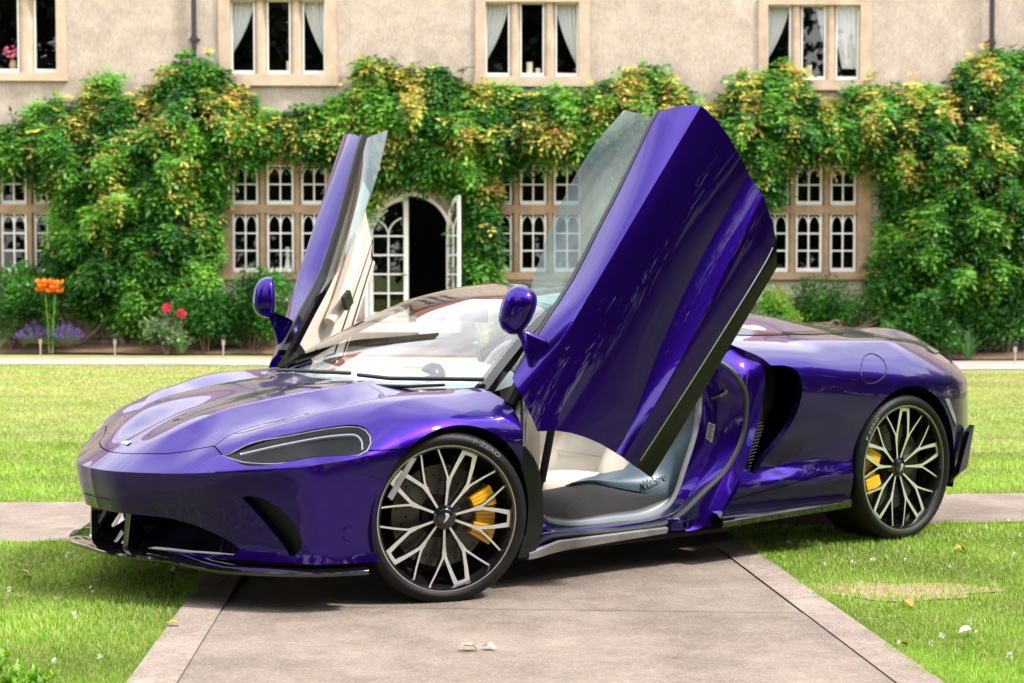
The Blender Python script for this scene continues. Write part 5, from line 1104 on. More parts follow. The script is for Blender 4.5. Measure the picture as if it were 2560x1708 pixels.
# the big face: quadratic through crease, middle, strip
for k in range(26):
    t = k / 26; p = CR1(ud) * (1 - t) * (1 - 2 * t) + MID(ud) * 4 * t * (1 - t) + ST(ud) * t * (2 * t - 1); rows.append(p)
add_rows(ST, SB, 9, -.004); add_rows(SB, SL, 8, .006); nup = len(rows); add_rows(SL, BT, 7, .004, True)
RW_ = np.array(rows); NRW = len(RW_); VD = np.concatenate([np.broadcast_to(ud[None, :, None], (NRW, NU, 1)), RW_], -1).reshape(-1, 3)
FD = orient(VD, gridf(NRW, NU), (1, 0, .5)); U, Vv, W = VD.T
DOORP = [(.404, .815), (.37, .755), (.336, .69), (.31, .64), (.285, .60), (.33, .545), (.36, .49), (.382, .43), (.398, .365), (.406, .295), (.409, .195), (.415, .12), (.42, .0), (1.392, .0), (1.396, .21), (1.40, .229), (1.472, .285), (1.496, .322), (1.566, .43), (1.628, .569), (1.68, .705), (1.698, .774), (1.708, .85), (1.703, .871), (1.679, .908), (1.653, .938), (1.617, .964), (1.6, 1.3), (.398, 1.3)]
dpf = psd(U, W, DOORP); upper = np.repeat(np.arange(NRW), NU) <= nup; FDu = [q for q in FD if max(i // NU for i in q) <= nup]; FDl = [q for q in FD if min(i // NU for i in q) >= nup]
def mirrored(V, s): return V * [1, s, 1]
def door_mesh(name, V, Fs, m, s, parent, sharp=30, fix=False, mi=None, closed=True):
    Q = d_open(V) if closed else np.asarray(V, float); return mesh(name, cart(mirrored(Q, s)), Fs if s < 0 else [q[::-1] for q in Fs], m, parent, smooth=True, sharp=sharp, fix=fix, mi=mi)
Vu, Fu = multi(VD, FDu, [dpf]); Vu_, Fu_ = flange(Vu, Fu, .035); Vl, Fl = multi(VD, FDl, [dpf]); Vl = Vl.copy(); Vl_, Fl_ = flange(Vl, Fl, .05)
# inner trim: the same outline set in from the skin
Vi, Fi = multi(VD, FD, [dpf - .012]); Ni = vnorm(Vi, Fi); Vi = Vi.copy(); tI = np.clip((Vi[:, 2] - .15) / .65, 0, 1); Vi[:, 1] -= .030 + .030 * np.sin(tI * np.pi)
cen = np.array([Vi[list(q)].mean(0) for q in Fi]); mi_in = np.where((cen[:, 0] < .60), 1, 0)
glassP = crs([(.70, .70, .915), (.745, .665, .94), (.818, .63, .962), (1.0, .585, 1.018), (1.20, .560, 1.060), (1.405, .565, 1.081), (1.582, .592, 1.071)], 60)
bot = np.stack([np.linspace(.70, 1.60, 60), np.full(60, .772), BELT(np.linspace(.70, 1.60, 60))[:, 1] - .012], 1)
gt = np.linspace(0, 1, 14)[:, None, None]; GV = (bot[None] * (1 - gt) + glassP[None] * gt); GV[..., 1] += .012 * np.sin(np.pi * gt[..., 0]); GV = GV.reshape(-1, 3); GF = orient(GV, gridf(14, 60), (1.2, 0, .8))
for s in (1, -1):
    dn = door_mesh('door', Vu_, Fu_, M['paint'], s, car)
    door_mesh('sill_cladding', Vl_, Fl_, M['black_gloss'], s, dn)
    door_mesh('door_trim', Vi, [q[::-1] for q in Fi], [M['cream'], M['black_plastic']], s, dn, mi=mi_in)
    door_mesh('window_glass', np.vstack([GV, GV - [0, .004, 0]]), GF + [tuple(i + len(GV) for i in q[::-1]) for q in GF] + [(60 * 13 + i, 60 * 13 + i + 1, 60 * 13 + i + 1 + len(GV), 60 * 13 + i + len(GV)) for i in range(59)], M['side_glass'], s, dn)
    # rubber seal along the belt, and round the trim
    us = np.linspace(.42, 1.625, 50); bw = BELT(us); b = MB(); P = np.stack([us, bw[:, 0] - .010, bw[:, 1] + .001], 1); b.tube([tuple(p) for p in cart(mirrored(d_open(P), s))], .0085, 6); b.build('belt_seal', M['seal'], dn, smooth=True)
    V = np.vstack([np.stack([us, bw[:, 0] - dv_, bw[:, 1] + dw_], 1) for dv_, dw_ in ((.010, .0), (.018, .010), (.050, .012), (.066, .004), (.066, -.04))]); door_mesh('inner_seal', V, gridf(5, 50), M['black_gloss'], s, dn, fix=True)
    ul = np.linspace(.44, 1.44, 40); P = np.stack([ul, SL(ul)[:, 0] + .002, SL(ul)[:, 1]], 1); b = MB(); b.tube([tuple(p) for p in cart(mirrored(d_open(P), s))], .0028, 6); b.build('sill_bead', M['alloy'], dn, smooth=True)
    # inner pull and switch pack, cream arm rest
    b = MB(); P = np.array([(.80, .83, .50), (.95, .82, .48), (1.15, .82, .50), (1.32, .83, .53)]); b.tube([tuple(p) for p in cart(mirrored(d_open(P), s))], [.03, .045, .045, .03], 10); b.build('armrest', M['cream'], dn, smooth=True)
    P = np.array([(.88, .775, .50), (.95, .775, .47), (.97, .775, .55), (.90, .775, .58)]); P = np.vstack([P, P - [0, .02, 0]]); mesh('switch_pack', cart(mirrored(d_open(P), s)), [(0, 1, 2, 3), (7, 6, 5, 4), (0, 4, 5, 1), (1, 5, 6, 2), (2, 6, 7, 3), (3, 7, 4, 0)], M['black_gloss'], dn, fix=True)
    b = MB(); P = np.array([(.895, .765, .515), (.925, .76, .53), (.95, .765, .55)]); b.tube([tuple(p) for p in cart(mirrored(d_open(P), s))], .007, 6); b.build('inner_handle', M['chrome'], dn, smooth=True)
    # mirror: a smooth pod on a blade-like arm, in the raised position (points in car coordinates)
    c0 = np.array([.300, .935, 1.128]); ax = np.array([.18, .30, .93]); ax /= np.linalg.norm(ax)         # long axis of the pod, near upright with the door raised
    fw = np.array([-.80, .50, -.10]); fw -= ax * (fw @ ax); fw /= np.linalg.norm(fw); sd_ = np.cross(ax, fw)
    V, nn, mm_ = [], 22, 28
    for i in range(nn + 1):
        t = i / nn; h = -1 + 2 * t; prof_ = (1 - abs(h) ** 2.7) ** .5 if abs(h) < 1 else 0
        for k in range(mm_):
            a = 2 * math.pi * k / mm_; ca, sa = math.cos(a), math.sin(a); e = .70; x = math.copysign(abs(ca) ** e, ca); y = math.copysign(abs(sa) ** e, sa)
            dep = (.080 if x > 0 else .026) * (1 - .10 * h); wid = .064 * (1 + .12 * h)
            V.append(c0 + ax * h * .102 + fw * x * dep * prof_ + sd_ * y * wid * prof_)
    V = np.array(V); Fs = gridf(nn + 1, mm_) + [(i * mm_ + mm_ - 1, i * mm_, (i + 1) * mm_ + 0, (i + 1) * mm_ + mm_ - 1) for i in range(nn)]
    mesh('door_mirror', cart(mirrored(V, s)), Fs, M['paint'], dn, smooth=True, fix=True)
    foot = d_open([(.462, .885, .775), (.60, .872, .80), (.60, .905, .768), (.462, .915, .742)]); head = np.array([c0 - ax * .070 + sd_ * q * .030 + fw * p * .020 for p, q in ((1, -1), (1, 1), (-1, 1), (-1, -1))])
    mid_ = foot * .45 + head * .55; VV = np.vstack([foot, mid_, head]); Fs = [(k * 4 + i, k * 4 + (i + 1) % 4, (k + 1) * 4 + (i + 1) % 4, (k + 1) * 4 + i) for k in range(2) for i in range(4)] + [(0, 1, 2, 3), (8, 9, 10, 11)]
    ob = mesh('mirror_arm', cart(mirrored(VV, s)), Fs, M['paint'], dn, fix=True); bm = bmesh.new(); bm.from_mesh(ob.data); bmesh.ops.bevel(bm, geom=bm.edges[:], offset=.008, segments=3, affect='EDGES'); bm.to_mesh(ob.data); bm.free(); ob.data.polygons.foreach_set('use_smooth', np.ones(len(ob.data.polygons), bool)); ob.data.set_sharp_from_angle(angle=R(50))
    # gas strut and hinge arm
    b = MB(); b.tube([tuple(p) for p in cart(mirrored(np.array([(.545, .80, .42), (.60, .80, .66)]), s))], .017, 10); b.tube([tuple(p) for p in cart(mirrored(np.array([(.53, .80, .36), (.545, .80, .42)]), s))], .010, 8); b.build('gas_strut', M['black_matt'], dn, smooth=True)
    b = MB(); b.tube([tuple(p) for p in cart(mirrored(np.array([(.36, .80, .70), (.33, .86, .76), (.40, .86, .86)]), s))], .03, 8); b.build('hinge', M['black_matt'], dn, smooth=True)

# ================= door apertures, sills and tub
def loft(curves, n): 
    C_ = [crs(np.array(c, float), n) for c in curves]; return np.vstack(C_)
S1 = [(1.52, .84, .885), (1.56, .88, .845), (1.60, .895, .795), (1.632, .90, .727), (1.617, .90, .563), (1.519, .90, .421), (1.376, .90, .326), (1.267, .90, .254), (1.175, .895, .212), (1.04, .89, .201), (.80, .885, .200), (.58, .88, .206), (.50, .875, .197), (.455, .87, .172)]
SO = [(1.66, .80, .950), (1.695, .88, .895), (1.712, .925, .86), (1.70, .945, .78), (1.640, .948, .567), (1.580, .948, .427), (1.50, .945, .31), (1.42, .94, .215), (1.33, .915, .172), (1.10, .905, .165), (.80, .90, .158), (.60, .895, .154), (.50, .89, .15), (.44, .885, .14)]
J1 = [(1.46, .80, .87), (1.47, .82, .82), (1.50, .835, .76), (1.515, .84, .69), (1.505, .84, .54), (1.445, .84, .425), (1.35, .84, .31), (1.265, .84, .245), (1.17, .84, .222), (1.04, .84, .214), (.80, .84, .212), (.60, .835, .216), (.53, .83, .215), (.49, .825, .20)]
I1 = [(1.40, .76, .90), (1.42, .765, .84), (1.45, .77, .78), (1.47, .775, .715), (1.445, .775, .575), (1.375, .775, .405), (1.325, .775, .298), (1.262, .775, .246), (1.15, .775, .219), (.985, .775, .217), (.77, .775, .219), (.665, .775, .232), (.60, .775, .25), (.56, .775, .28)]
I2 = [(1.37, .72, .90), (1.39, .725, .84), (1.43, .74, .78), (1.47, .75, .71), (1.445, .75, .515), (1.405, .75, .388), (1.328, .75, .30), (1.235, .75, .273), (1.122, .75, .253), (.953, .75, .249), (.79, .75, .242), (.685, .75, .255), (.61, .75, .273), (.57, .75, .30)]
for s in (1, -1):
    ap = None
    for nm, cs, m_ in (('door_jamb', [SO, S1], M['paint']), ('door_jamb', [S1, J1], M['paint']), ('door_jamb', [J1, I1], M['paint']), ('aperture_trim', [I1, I2], M['trim_grey'])):
        C_ = [crs(np.array(c, float), 90) for c in cs]; n = 7; V = np.vstack([C_[0] * (1 - t) + C_[1] * t - np.array([0, 1, 0]) * .012 * math.sin(math.pi * t) for t in np.linspace(0, 1, n)])
        mesh(nm, cart(V * [1, s, 1]), gridf(n, 90), m_, car, smooth=True)
    for C_, rad, m_ in ((S1, .0125, M['seal']), (I1, .012, M['trim_grey'])):
        b = MB(); b.tube([tuple(p) for p in cart(crs(np.array(C_, float), 90) * [1, s, 1])], rad, 8, cap=True); b.build('aperture_seal', m_, car, smooth=True)
    # grey alloy sill plate under the aperture
    V = []
    us = np.linspace(.395, 1.16, 30)
    for u in us:
        zt = float(np.interp(u, [.395, .46, .55, 1.16], [.160, .172, .192, .196])); zb_ = float(np.interp(u, [.395, .44, .50, .60, 1.16], [.129, .130, .140, .150, .168]))
        V += [(u, .90, zt), (u, .912, zt - .006), (u, .905, zb_), (u, .84, zb_ - .01)]
    mesh('sill_plate', cart(np.array(V) * [1, s, 1]), gridf(30, 4), M['sill_metal'], car, smooth=True, sharp=30, fix=True)
    b = MB(); b.box(1.165, 1.275, -.925 * s, -.88 * s, .175, .228); b.build('jack_point', M['paint'], car, bevel=.01)
    b = MB(); b.lathe([(.0, .006), (.012, .006), (.015, .0), (.020, 0), (.020, -.004)], 16, axis='y', org=(1.262, -.93 * s, .20)); b.build('jack_plug', M['paint'], car, smooth=True, sharp=30)
    P = np.array([(1.474, .815, .622), (1.512, .822, .607), (1.492, .822, .528), (1.458, .815, .552)]); P[:, 1] += .012; st = mesh('data_sticker', cart(P * [1, s, 1]), [(0, 1, 2, 3)], M['sticker'], car)
    b = MB()
    for k in range(6):
        t0 = .08 + k * .15; e = lambda a, t: (P[0] * (1 - a) + P[1] * a) * (1 - t) + (P[3] * (1 - a) + P[2] * a) * t + [0, .0012, 0]
        b.add(cart(np.array([e(.1, t0), e(.9 - .2 * (k % 2), t0), e(.9 - .2 * (k % 2), t0 + .07), e(.1, t0 + .07)]) * [1, s, 1]), [(0, 1, 2, 3)])
    b.build('print', M['ink'], st)
    b = MB(); b.tube([tuple(p) for p in cart(np.array([(1.485, .835, .722), (1.50, .87, .735), (1.535, .87, .748), (1.56, .845, .765)]) * [1, s, 1])], .009, 7); b.build('striker', M['black_matt'], car, smooth=True)
    # carpeted sill top and the leather side panel behind it
    ce = crs(np.array([(.56, .745, .29), (.685, .745, .25), (.79, .745, .238), (.953, .745, .246), (1.122, .745, .25), (1.235, .745, .268), (1.328, .745, .297)]), 40); cu = crs(np.array([(.60, .62, .345), (.735, .61, .352), (.85, .62, .362), (.96, .64, .362), (1.05, .66, .343), (1.20, .69, .31), (1.345, .735, .285)]), 40)
    V = np.vstack([ce * (1 - t) + cu * t + np.array([0, 0, .022 * math.sin(math.pi * t)]) for t in np.linspace(0, 1, 9)]); mesh('sill_carpet', cart(V * [1, s, 1]), gridf(9, 40), M['carpet'], car, smooth=True)
    pe = crs(np.array([(.85, .615, .368), (.96, .64, .368), (1.05, .66, .350), (1.20, .69, .317), (1.345, .742, .292), (1.40, .748, .38), (1.442, .748, .512), (1.468, .748, .71), (1.45, .74, .80)]), 50); pu = crs(np.array([(.84, .605, .362), (.96, .585, .385), (1.07, .575, .398), (1.24, .575, .44), (1.35, .575, .50), (1.43, .58, .57), (1.48, .59, .65), (1.50, .60, .74), (1.49, .60, .82)]), 50)
    V = np.vstack([pe * (1 - t) + pu * t + np.array([0, .030, .012]) * math.sin(math.pi * t) for t in np.linspace(0, 1, 12)]); sp_ = mesh('side_panel', cart(V * [1, s, 1]), gridf(12, 50), M['blue_leather'], car, smooth=True)
    # embossed lettering on that panel
    TV, TF = text_mesh('McLaren', .052, .0016, 1.08, .0006, .25); TV = np.array(TV)
    i0 = 22; 
    def on_panel(a, t): 
        x = np.interp(a, np.arange(50), pe[:, 0]) if 0 else None
        A = np.array([np.interp(a, np.arange(50), pe[:, k]) for k in range(3)]); B = np.array([np.interp(a, np.arange(50), pu[:, k]) for k in range(3)]); return A * (1 - t) + B * t + np.array([0, .030, .012]) * math.sin(math.pi * t)
    pa, pb = np.array([1.205, .695, .345]), np.array([1.352, .700, .378])
    q0 = on_panel(19.5, .33); q1 = on_panel(23.5, .36); ex_ = (pb - pa) / np.linalg.norm(pb - pa); ey_ = np.array([.02, -.42, .9]); ey_ -= ex_ * (ey_ @ ex_); ey_ /= np.linalg.norm(ey_); ez_ = np.cross(ex_, ey_); ez_ *= np.sign(ez_[1])
    ctr = (pa + pb) / 2 + ez_ * .010; sc = .155 / (TV[:, 0].max() - TV[:, 0].min()); tx = TV[:, :1] * sc * (1 if s > 0 else -1)
    Q = ctr + tx * ex_ + TV[:, 1:2] * sc * 1.15 * ey_ + TV[:, 2:3] * 1.0 * ez_
    mesh('lettering', cart(Q * [1, s, 1]), TF, M['blue_leather'], sp_, fix=True)
    # wheel housings
    for uc, r_, w0 in ((0, .375, .335), (2.675, .415, .345)):
        V = []; aa = np.linspace(-.28, math.pi + .28, 40)
        for a in aa:
            for v in (.935 if uc else .925, .62, .52): V.append((uc + r_ * math.cos(a), v, w0 + r_ * math.sin(a)))
        mesh('wheel_arch_liner', cart(np.array(V) * [1, s, 1]), gridf(40, 3) + [tuple(i * 3 + 2 for i in range(40))], M['black_plastic'], car, smooth=True, sharp=40)
    # gloss edge of the housing behind the front wheel
    b = MB(); P = np.array([(.375, .90, .585), (.425, .90, .53), (.455, .90, .46), (.472, .90, .36), (.473, .90, .25), (.44, .895, .14)]); P = crs(P, 30); V = np.vstack([P, P + [-.02, .012, 0], P + [-.10, .01, 0]]); mesh('arch_lip', cart(V * [1, s, 1]), gridf(3, 30), M['black_plastic'], car, smooth=True)
    P = crs(np.array([(.306, .945, .80), (.306, .95, .74), (.306, .952, .66), (.306, .95, .60)]), 14); V = np.vstack([P, P + [.05, -.03, -.0], P + [.12, -.10, -.0]]); mesh('fender_return', cart(V * [1, s, 1]), gridf(3, 14), M['paint'], car, smooth=True)
# floor and inner tub: put in to block light from below
b = MB(); b.box(-.70, .50, -.45, .45, .125, .14); b.box(.42, 1.62, -.86, .86, .135, .150); b.box(1.55, 3.35, -.62, .62, .14, .155); b.box(-.68, -.4, -.45, .45, .14, .42); b.box(1.60, 1.64, -.80, .80, .14, .92); b.box(.36, .40, -.80, .80, .15, .70); b.box(2.9, 3.3, -.7, .7, .14, .5); b.box(-.4, .36, -.52, .52, .14, .60)
for s in (1, -1): b.box(.42, 1.40, s * .60, s * .86, .145, .20)
b.build('underbody', M['black_matt'], car)
# ================= cabin
sg = [  # seat: rounded slabs
]
def cushion(b, pts, wid, rad):
    """padded slab: a swept rounded rectangle along pts (u, w, thickness), centred on v"""
    pass
def seat(v0):
    root = empty('seat', parent=car); root.location = cart((0, v0, 0))[0]
    def pad(nm, path, half, th, m, bol=0.0, crown=.02):
        P = crs(np.array(path, float), 26); n = 25; V = []; T = np.gradient(P, axis=0); T /= np.linalg.norm(T, axis=1, keepdims=True); Nn = np.stack([-T[:, 1], T[:, 0]], 1); q = np.linspace(-1, 1, n)
        for side in (1, -1):
            for i in range(26):
                e = 1 - abs(2 * i / 25 - 1) ** 8
                for x in q:
                    ed = (1 - abs(x) ** 6) * e; hgt = th * .5 * ed ** .5 + (bol * np.clip((abs(x) - .55) / .3, 0, 1) ** 1.5 if side > 0 else 0) * ed ** .5 + (crown * 0)
                    V.append((P[i, 0] + Nn[i, 0] * hgt * side, x * (half[0] + (half[1] - half[0]) * i / 25), P[i, 1] + Nn[i, 1] * hgt * side))
        V = np.array(V); F1 = gridf(26, n); Fs = F1 + [tuple(k + 26 * n for k in f[::-1]) for f in F1]; o = mesh(nm, cart(V), Fs, m, root, smooth=True, fix=False); bm = bmesh.new(); bm.from_mesh(o.data); bmesh.ops.remove_doubles(bm, verts=bm.verts, dist=.0008); bmesh.ops.recalc_face_normals(bm, faces=bm.faces); bm.to_mesh(o.data); bm.free(); return o
    pad('cushion', [(.70, .335), (.85, .335), (1.02, .315), (1.16, .295)], (.255, .25), .12, M['cream'], .055)
    pad('backrest', [(1.10, .30), (1.20, .45), (1.30, .64), (1.38, .82)], (.25, .22), .12, M['cream'], .07)
    pad('headrest', [(1.385, .80), (1.42, .90), (1.45, .985)], (.20, .13), .085, M['cream'], .02)
    b = MB()
    for v in (-.135, .135):
        P = [(.80, .40), (.92, .398), (1.02, .385)]; b.tube([tuple(p) for p in cart([(u, v, w) for u, w in P])], .0022, 5)
    for v in (-.165, .165):
        P = crs([(1.045, .335), (1.125, .455), (1.225, .64), (1.30, .78)], 12); b.tube([tuple(p) for p in cart([(u - .004, v, w + .004) for u, w in P])], .0022, 5)
    for t in (.46, .58, .70):
        P = [(1.128 + (t - .455) * .53, v, t) for v in np.linspace(-.16, .16, 5)]; b.tube([tuple(p) for p in cart(P)], .0018, 5)
    b.build('stitching', M['dash'], root); return root
seat(.36); seat(-.36)
b = MB(); b.box(.55, 1.25, -.10, .10, .15, .40); b.box(.55, .80, -.09, .09, .40, .52); b.build('centre_console', M['cream'], car, bevel=.02)
b = MB(); b.box(.90, 1.02, -.103, .103, .475, .482); b.box(.84, .86, .101, .106, .40, .42, 1); b.build('console_trim', [M['black_matt'], M['red']], car)
b = MB(); b.box(1.10, 1.50, -.19, .19, .16, .58); b.build('rear_console', M['cream'], car, bevel=.03)
# dash: long sweeping top with a driver's hood
Vd = []; du = np.linspace(.06, .62, 26); dvs = np.linspace(-.76, .76, 60)
for u in du:
    for v in dvs:
        u0 = .27 * (v / .79) ** 2; uu = max(u0 + .03, u + u0 * .6); t = (u - .06) / .56
        w = .765 + .085 * np.sin(min(1, t * 1.15) * 1.5) - .24 * max(0, t - .72) ** 1.2 * 3 + .05 * np.exp(-((v - .37) / .20) ** 2) * np.exp(-((t - .70) / .28) ** 2) - .02 * np.exp(-(v / .14) ** 2) * t
        w = min(w, float(HC([(min(uu, 1.0), v)])[0]) - .02); Vd.append((uu, v, w))
Vd = np.array(Vd); mesh('dashboard', cart(Vd), gridf(26, 60), M['dash'], car, smooth=True)
b = MB(); b.box(.30, .60, -.74, .74, .40, .70); b.build('dash_lower', M['cream'], car, bevel=.04)
for v in (-.50, .50):
    o = MB().lathe([(0, .045), (.02, .043), (.045, .025), (.055, 0)], 18).build('speaker_pod', M['black_gloss'], car, smooth=True); o.location = cart((.30, v - .12 * np.sign(v), .845))[0]; o.rotation_euler = (0, R(20), 0)
# steering wheel on the left, as the photograph shows it
sw = empty('steering_wheel', parent=car); sw.location = cart((.70, .36, .80))[0]; sw.rotation_euler = (0, R(-68), 0)
b = MB(); P = [(.178 * math.cos(a), .178 * math.sin(a) , 0) for a in np.linspace(0, 2 * math.pi, 41)]; b.tube(P, .015, 8, cap=False); b.build('rim', M['dash'], sw, smooth=True)
b = MB(); b.lathe([(0, .03), (.05, .025), (.06, -.02), (0, -.03)], 16)
for a in (0, math.pi, -math.pi / 2): b.tube([(0, 0, 0), (.165 * math.sin(a), .165 * math.cos(a) , 0)] if a != -math.pi / 2 else [(0, 0, 0), (-.165, 0, 0)], .014, 6)
b.build('boss', M['black_plastic'], sw, smooth=True); b = MB(); b.tube([(.30, -.36, .62), (.70, -.36, .79)], .035, 10); b.build('steering_column', M['black_plastic'], car, smooth=True)
o = MB(); o.box(-.008, .008, -.10, .10, -.03, .03); o = o.build('interior_mirror', M['black_gloss'], car, bevel=.006); o.location = (.80, 0, 1.07); b = MB(); b.tube([(.80, 0, 1.09), (.78, 0, 1.135)], .008, 6); b.build('mirror_stalk', M['black_plastic'], car)
# wipers parked across the foot of the glass
def wiper(P, Q, nm):
    root = empty('wiper', parent=car); b = MB(); b.tube([tuple(p) for p in cart(P)], [.011, .009, .007, .006], 7); b.build('arm', M['black_plastic'], root, smooth=True)
    b = MB(); b.tube([tuple(p) for p in cart(Q)], .009, 6); b.build('blade', M['rubber'], root, smooth=True)
def gl(u, v, d=.02): return hc(u, v, d)
wiper([(.02, .10, .785), (.0, .30, .80), (.10, .48, .805), (.18, .62, .818)], [gl(.07, .16), gl(.10, .35), gl(.17, .53), gl(.28, .745)], 0)
wiper([(.06, -.56, .765), (.04, -.40, .79), (.04, -.20, .797), (.05, -.02, .80)], [gl(.14, -.60), gl(.09, -.38), gl(.06, -.15), gl(.07, .10)], 1)

# ================= wheels
def wheel_parts(Rr, rim_r, width, rear):
    """wheel turned about its own axis (local y outwards is -y); returns builder data in a local frame: axis along -y = outside"""
    w2 = width / 2; out = {}
    b = MB(); hw = w2; rs = rim_r
    prof = [(rs - .012, -hw * .86), (rs + .003, -hw * .93), (rs + .014, -hw), (Rr - .030, -hw * 1.0), (Rr - .012, -hw * .93), (Rr - .003, -hw * .80), (Rr, -hw * .5), (Rr + .001, 0), (Rr, hw * .5), (Rr - .003, hw * .80), (Rr - .012, hw * .93), (Rr - .035, hw), (rs + .020, hw), (rs - .012, hw * .86)]
    b.lathe(prof, 96, axis='y')
    for g in (-.55, -.2, .2, .55): b.lathe([(Rr + .0014, hw * g - .0045), (Rr + .0014, hw * g + .0045)], 96, axis='y', m=1)
    for k in range(64):     # tread blocks at the shoulder
        a = 2 * math.pi * k / 64
        for sgn in (-1, 1):
            c_, s_ = math.cos(a), math.sin(a); t_ = (-s_ * .003, c_ * .003); p0, p1 = Rr - .002, Rr - .020
            b.add([(c_ * (p0 + .0035) - t_[0], sgn * hw * .60, s_ * (p0 + .0035) - t_[1]), (c_ * (p0 + .0035) + t_[0], sgn * hw * .60, s_ * (p0 + .0035) + t_[1]), (c_ * (p1 + .008) + t_[0], sgn * hw * .945, s_ * (p1 + .008) + t_[1]), (c_ * (p1 + .008) - t_[0], sgn * hw * .945, s_ * (p1 + .008) - t_[1])], [(0, 1, 2, 3)], 1)
    out['tyre'] = b
    b = MB(); yo = -w2 * .90
    b.lathe([(rs - .012, yo - .001), (rs - .005, yo - .004), (rs - .0005, yo - .003), (rs + .002, yo + .004), (rs - .016, yo + .016)], 96, axis='y', m=0, ms=[0, 1, 0, 0])
    b.lathe([(rs - .012, yo - .001), (rs - .018, yo + .012), (rs - .024, yo + .05), (rs - .045, yo + .09), (rs - .045, w2 * .8)], 96, axis='y', m=0)
    out['rim'] = b
    # spokes: five pairs of Y shaped arms, machined face, black sides
    b = MB(); ys = yo + .016
    def bar(P, wds, ys_, dep=.030):
        """flat arm along polar points (radius, angle deg); widths across; face at ys_"""
        Q = [np.array((r * math.sin(R(a)), r * math.cos(R(a)))) for r, a in P]; n = len(Q); A, B = [], []
        for i in range(n):
            t = Q[min(i + 1, n - 1)] - Q[max(i - 1, 0)]; t = t / np.linalg.norm(t); nn_ = np.array((-t[1], t[0])); A.append(Q[i] + nn_ * wds[i] / 2); B.append(Q[i] - nn_ * wds[i] / 2)
        def yy(i): return ys_[i]
        V = [(a[0], yy(i), a[1]) for i, a in enumerate(A)] + [(a[0], yy(i), a[1]) for i, a in enumerate(B)] + [(a[0] * .995, yy(i) + dep, a[1] * .995) for i, a in enumerate(A)] + [(a[0], yy(i) + dep, a[1]) for i, a in enumerate(B)]
        b.add(V, [(i, i + 1, n + i + 1, n + i) for i in range(n - 1)], 0); b.add(V, [(i, 2 * n + i, 2 * n + i + 1, i + 1) for i in range(n - 1)] + [(n + i, n + i + 1, 3 * n + i + 1, 3 * n + i) for i in range(n - 1)] + [(0, n, 3 * n, 2 * n), (n - 1, 2 * n - 1, 4 * n - 1, 3 * n - 1)], 1)
    rr1 = rs - .016; yc = ys + .018
    for sg_ in (-1, 1):
        bar([(.046, sg_ * 14.0), (.085, sg_ * 15.5), (.115, sg_ * 16), (rs * .50, sg_ * 16.2)], [.009, .010, .012, .020], [yc, yc - .004, yc - .008, ys + .006])
        bar([(rs * .47, sg_ * 16.2), (rs * .55, sg_ * 14.2), (rs * .75, sg_ * 8.6), (rr1, sg_ * 4.9)], [.015, .0125, .0150, .0195], [ys + .006, ys + .004, ys + .001, ys - .001])
        bar([(rs * .47, sg_ * 16.2), (rs * .56, sg_ * 18.6), (rs * .76, sg_ * 24.6), (rr1 + .004, sg_ * 28.6)], [.012, .0085, .0075, .0072], [ys + .006, ys + .004, ys + .002, ys + .001])
    a5 = np.linspace(-5.6, 5.6, 5); bar([(rr1 - .006, a) for a in a5], [.017] * 5, [ys - .001] * 5)
    out['spoke'] = b
    return out
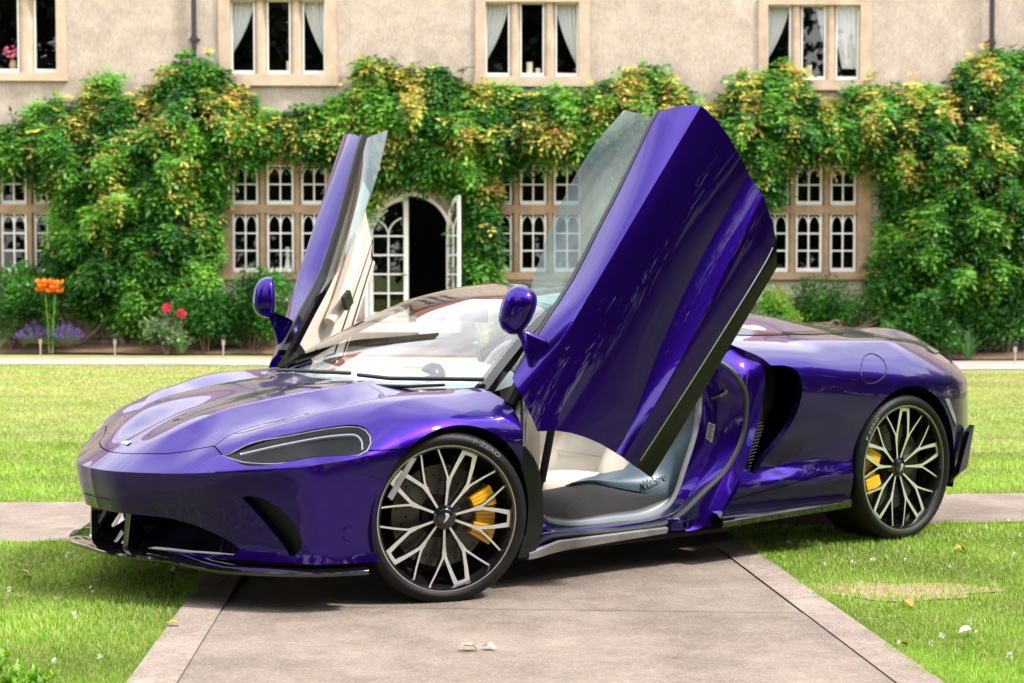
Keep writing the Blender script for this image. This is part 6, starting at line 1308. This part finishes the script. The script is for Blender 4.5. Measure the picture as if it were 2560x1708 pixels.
def build_wheel(parts, name, centre, s, rot0, steer, Rr, rs, width, cal_ang, cal_r):
    root = empty(name, parent=car); root.location = cart((centre[0], centre[1] * s, centre[2]))[0]
    root.rotation_euler = (0, 0, (math.pi if s < 0 else 0) + R(steer))
    w2 = width / 2; yo = -w2 * .90
    tyre = link('tyre', parts['tyre'], root); link('rim', parts['rim'], root)
    for k in range(5):
        o = link('spoke', parts['spoke'], root); o.rotation_euler = (0, R(rot0 + 72 * k), 0)
    dr = rs * .70
    b = MB(); yd = yo + .085; b.lathe([(.085, yd), (dr, yd), (dr, yd + .030), (.085, yd + .030), (.085, yd)], 64, axis='y'); b.lathe([(.0, yd - .03), (.080, yd - .025), (.086, yd)], 32, axis='y', m=1)
    for k in range(36):
        a = 2 * math.pi * k / 36; r_ = dr * (.70 + .11 * (k % 3)); x, z = r_ * math.cos(a), r_ * math.sin(a); b.add([(x + .0055 * math.cos(t), yd - .0006, z + .0055 * math.sin(t)) for t in np.arange(6) * math.pi / 3], [(0, 1, 2, 3, 4, 5)], 1)
    b.build('brake_disc', [M['disc'], M['black_matt']], root, smooth=True, sharp=30)
    b = MB(); a0, a1 = cal_ang; aa = np.linspace(R(a0), R(a1), 13); ri_, ro_ = dr * .64, dr * 1.12
    for i in range(12):
        big = i in (0, 1, 2, 3, 8, 9, 10, 11); y0_ = yd - (.045 if big else .030); r1_ = ro_ if big else ro_ * .985; r0_ = ri_ if big else ri_ * 1.10
        P = [(r * math.sin(a), y, r * math.cos(a)) for y in (y0_, yd + .05) for r in (r0_, r1_) for a in (aa[i], aa[i + 1])]
        b.add(P, [(0, 1, 3, 2), (4, 6, 7, 5), (0, 4, 5, 1), (2, 3, 7, 6), (0, 2, 6, 4), (1, 5, 7, 3)])
    b.build('brake_caliper', M['caliper'], root, bevel=.004)
    yc = yo + .018 + .012
    b = MB(); b.lathe([(0, yc - .012), (.030, yc - .012), (.034, yc - .009), (.036, yc + .02)], 32, axis='y'); b.lathe([(.036, yc - .004), (.046, yc + .0), (.055, yc + .03)], 32, axis='y'); hub = b.build('centre_cap', M['rim_black'], root, smooth=True, sharp=40)
    # swoosh shaped badge on the cap
    t = np.linspace(0, 1, 10); up = [(-.006 + .020 * math.sin(2.2 * q), -.018 + .036 * q) for q in t]; lo2 = [(-.010 + .010 * math.sin(2.6 * q), -.018 + .036 * q) for q in t]
    V = [(x, yc - .0128, z) for x, z in up] + [(x, yc - .0128, z) for x, z in lo2]; mesh('badge', V, [(i, i + 1, 11 + i, 10 + i) for i in range(9)], M['rim_face'], root)
    return root
def mk(nm, b, mats, sharp): o = b.build(nm, mats, None, smooth=True, sharp=sharp); me = o.data; bpy.data.objects.remove(o); return me
FWp = wheel_parts(.333, .283, .225, False); RWp = wheel_parts(.354, .300, .300, True)
for d_ in (FWp, RWp): d_['tyre'] = mk('tyre', d_['tyre'], [M['tyre'], M['black_matt']], 50); d_['rim'] = mk('rim', d_['rim'], [M['rim_black'], M['alloy']], 40); d_['spoke'] = mk('spoke', d_['spoke'], [M['rim_face'], M['rim_black']], 30)
FV_, RV_ = .945 - .1125, .965 - .150
wf = build_wheel(FWp, 'front_wheel', (0, FV_, .333), 1, 21, -17, .333, .283, .225, (58, 122), 0)
build_wheel(FWp, 'front_wheel', (0, FV_, .333), -1, 40, -17, .333, .283, .225, (-122, -58), 0)
wr = build_wheel(RWp, 'rear_wheel', (2.675, RV_, .354), 1, 3, 0, .354, .300, .300, (-122, -62), 0)
build_wheel(RWp, 'rear_wheel', (2.675, RV_, .354), -1, 30, 0, .354, .300, .300, (62, 122), 0)
# raised sidewall lettering on the rear tyre
TV, TF = text_mesh('P ZERO', .036, .0004, 1.1, .001); 
for root, Rr, rs, w2, a0 in ((wr, .354, .300, .15, -52), (wf, .333, .283, .1125, 30)):
    rm_ = (Rr + rs) / 2 + .0035; ang = R(a0) + TV[:, 0] / rm_; rad = rm_ + TV[:, 1] * .62
    mesh('sidewall_lettering', np.stack([rad * np.sin(ang), -w2 - .0010 - TV[:, 2] * .5, rad * np.cos(ang)], 1), TF, M['sill_metal'], root)
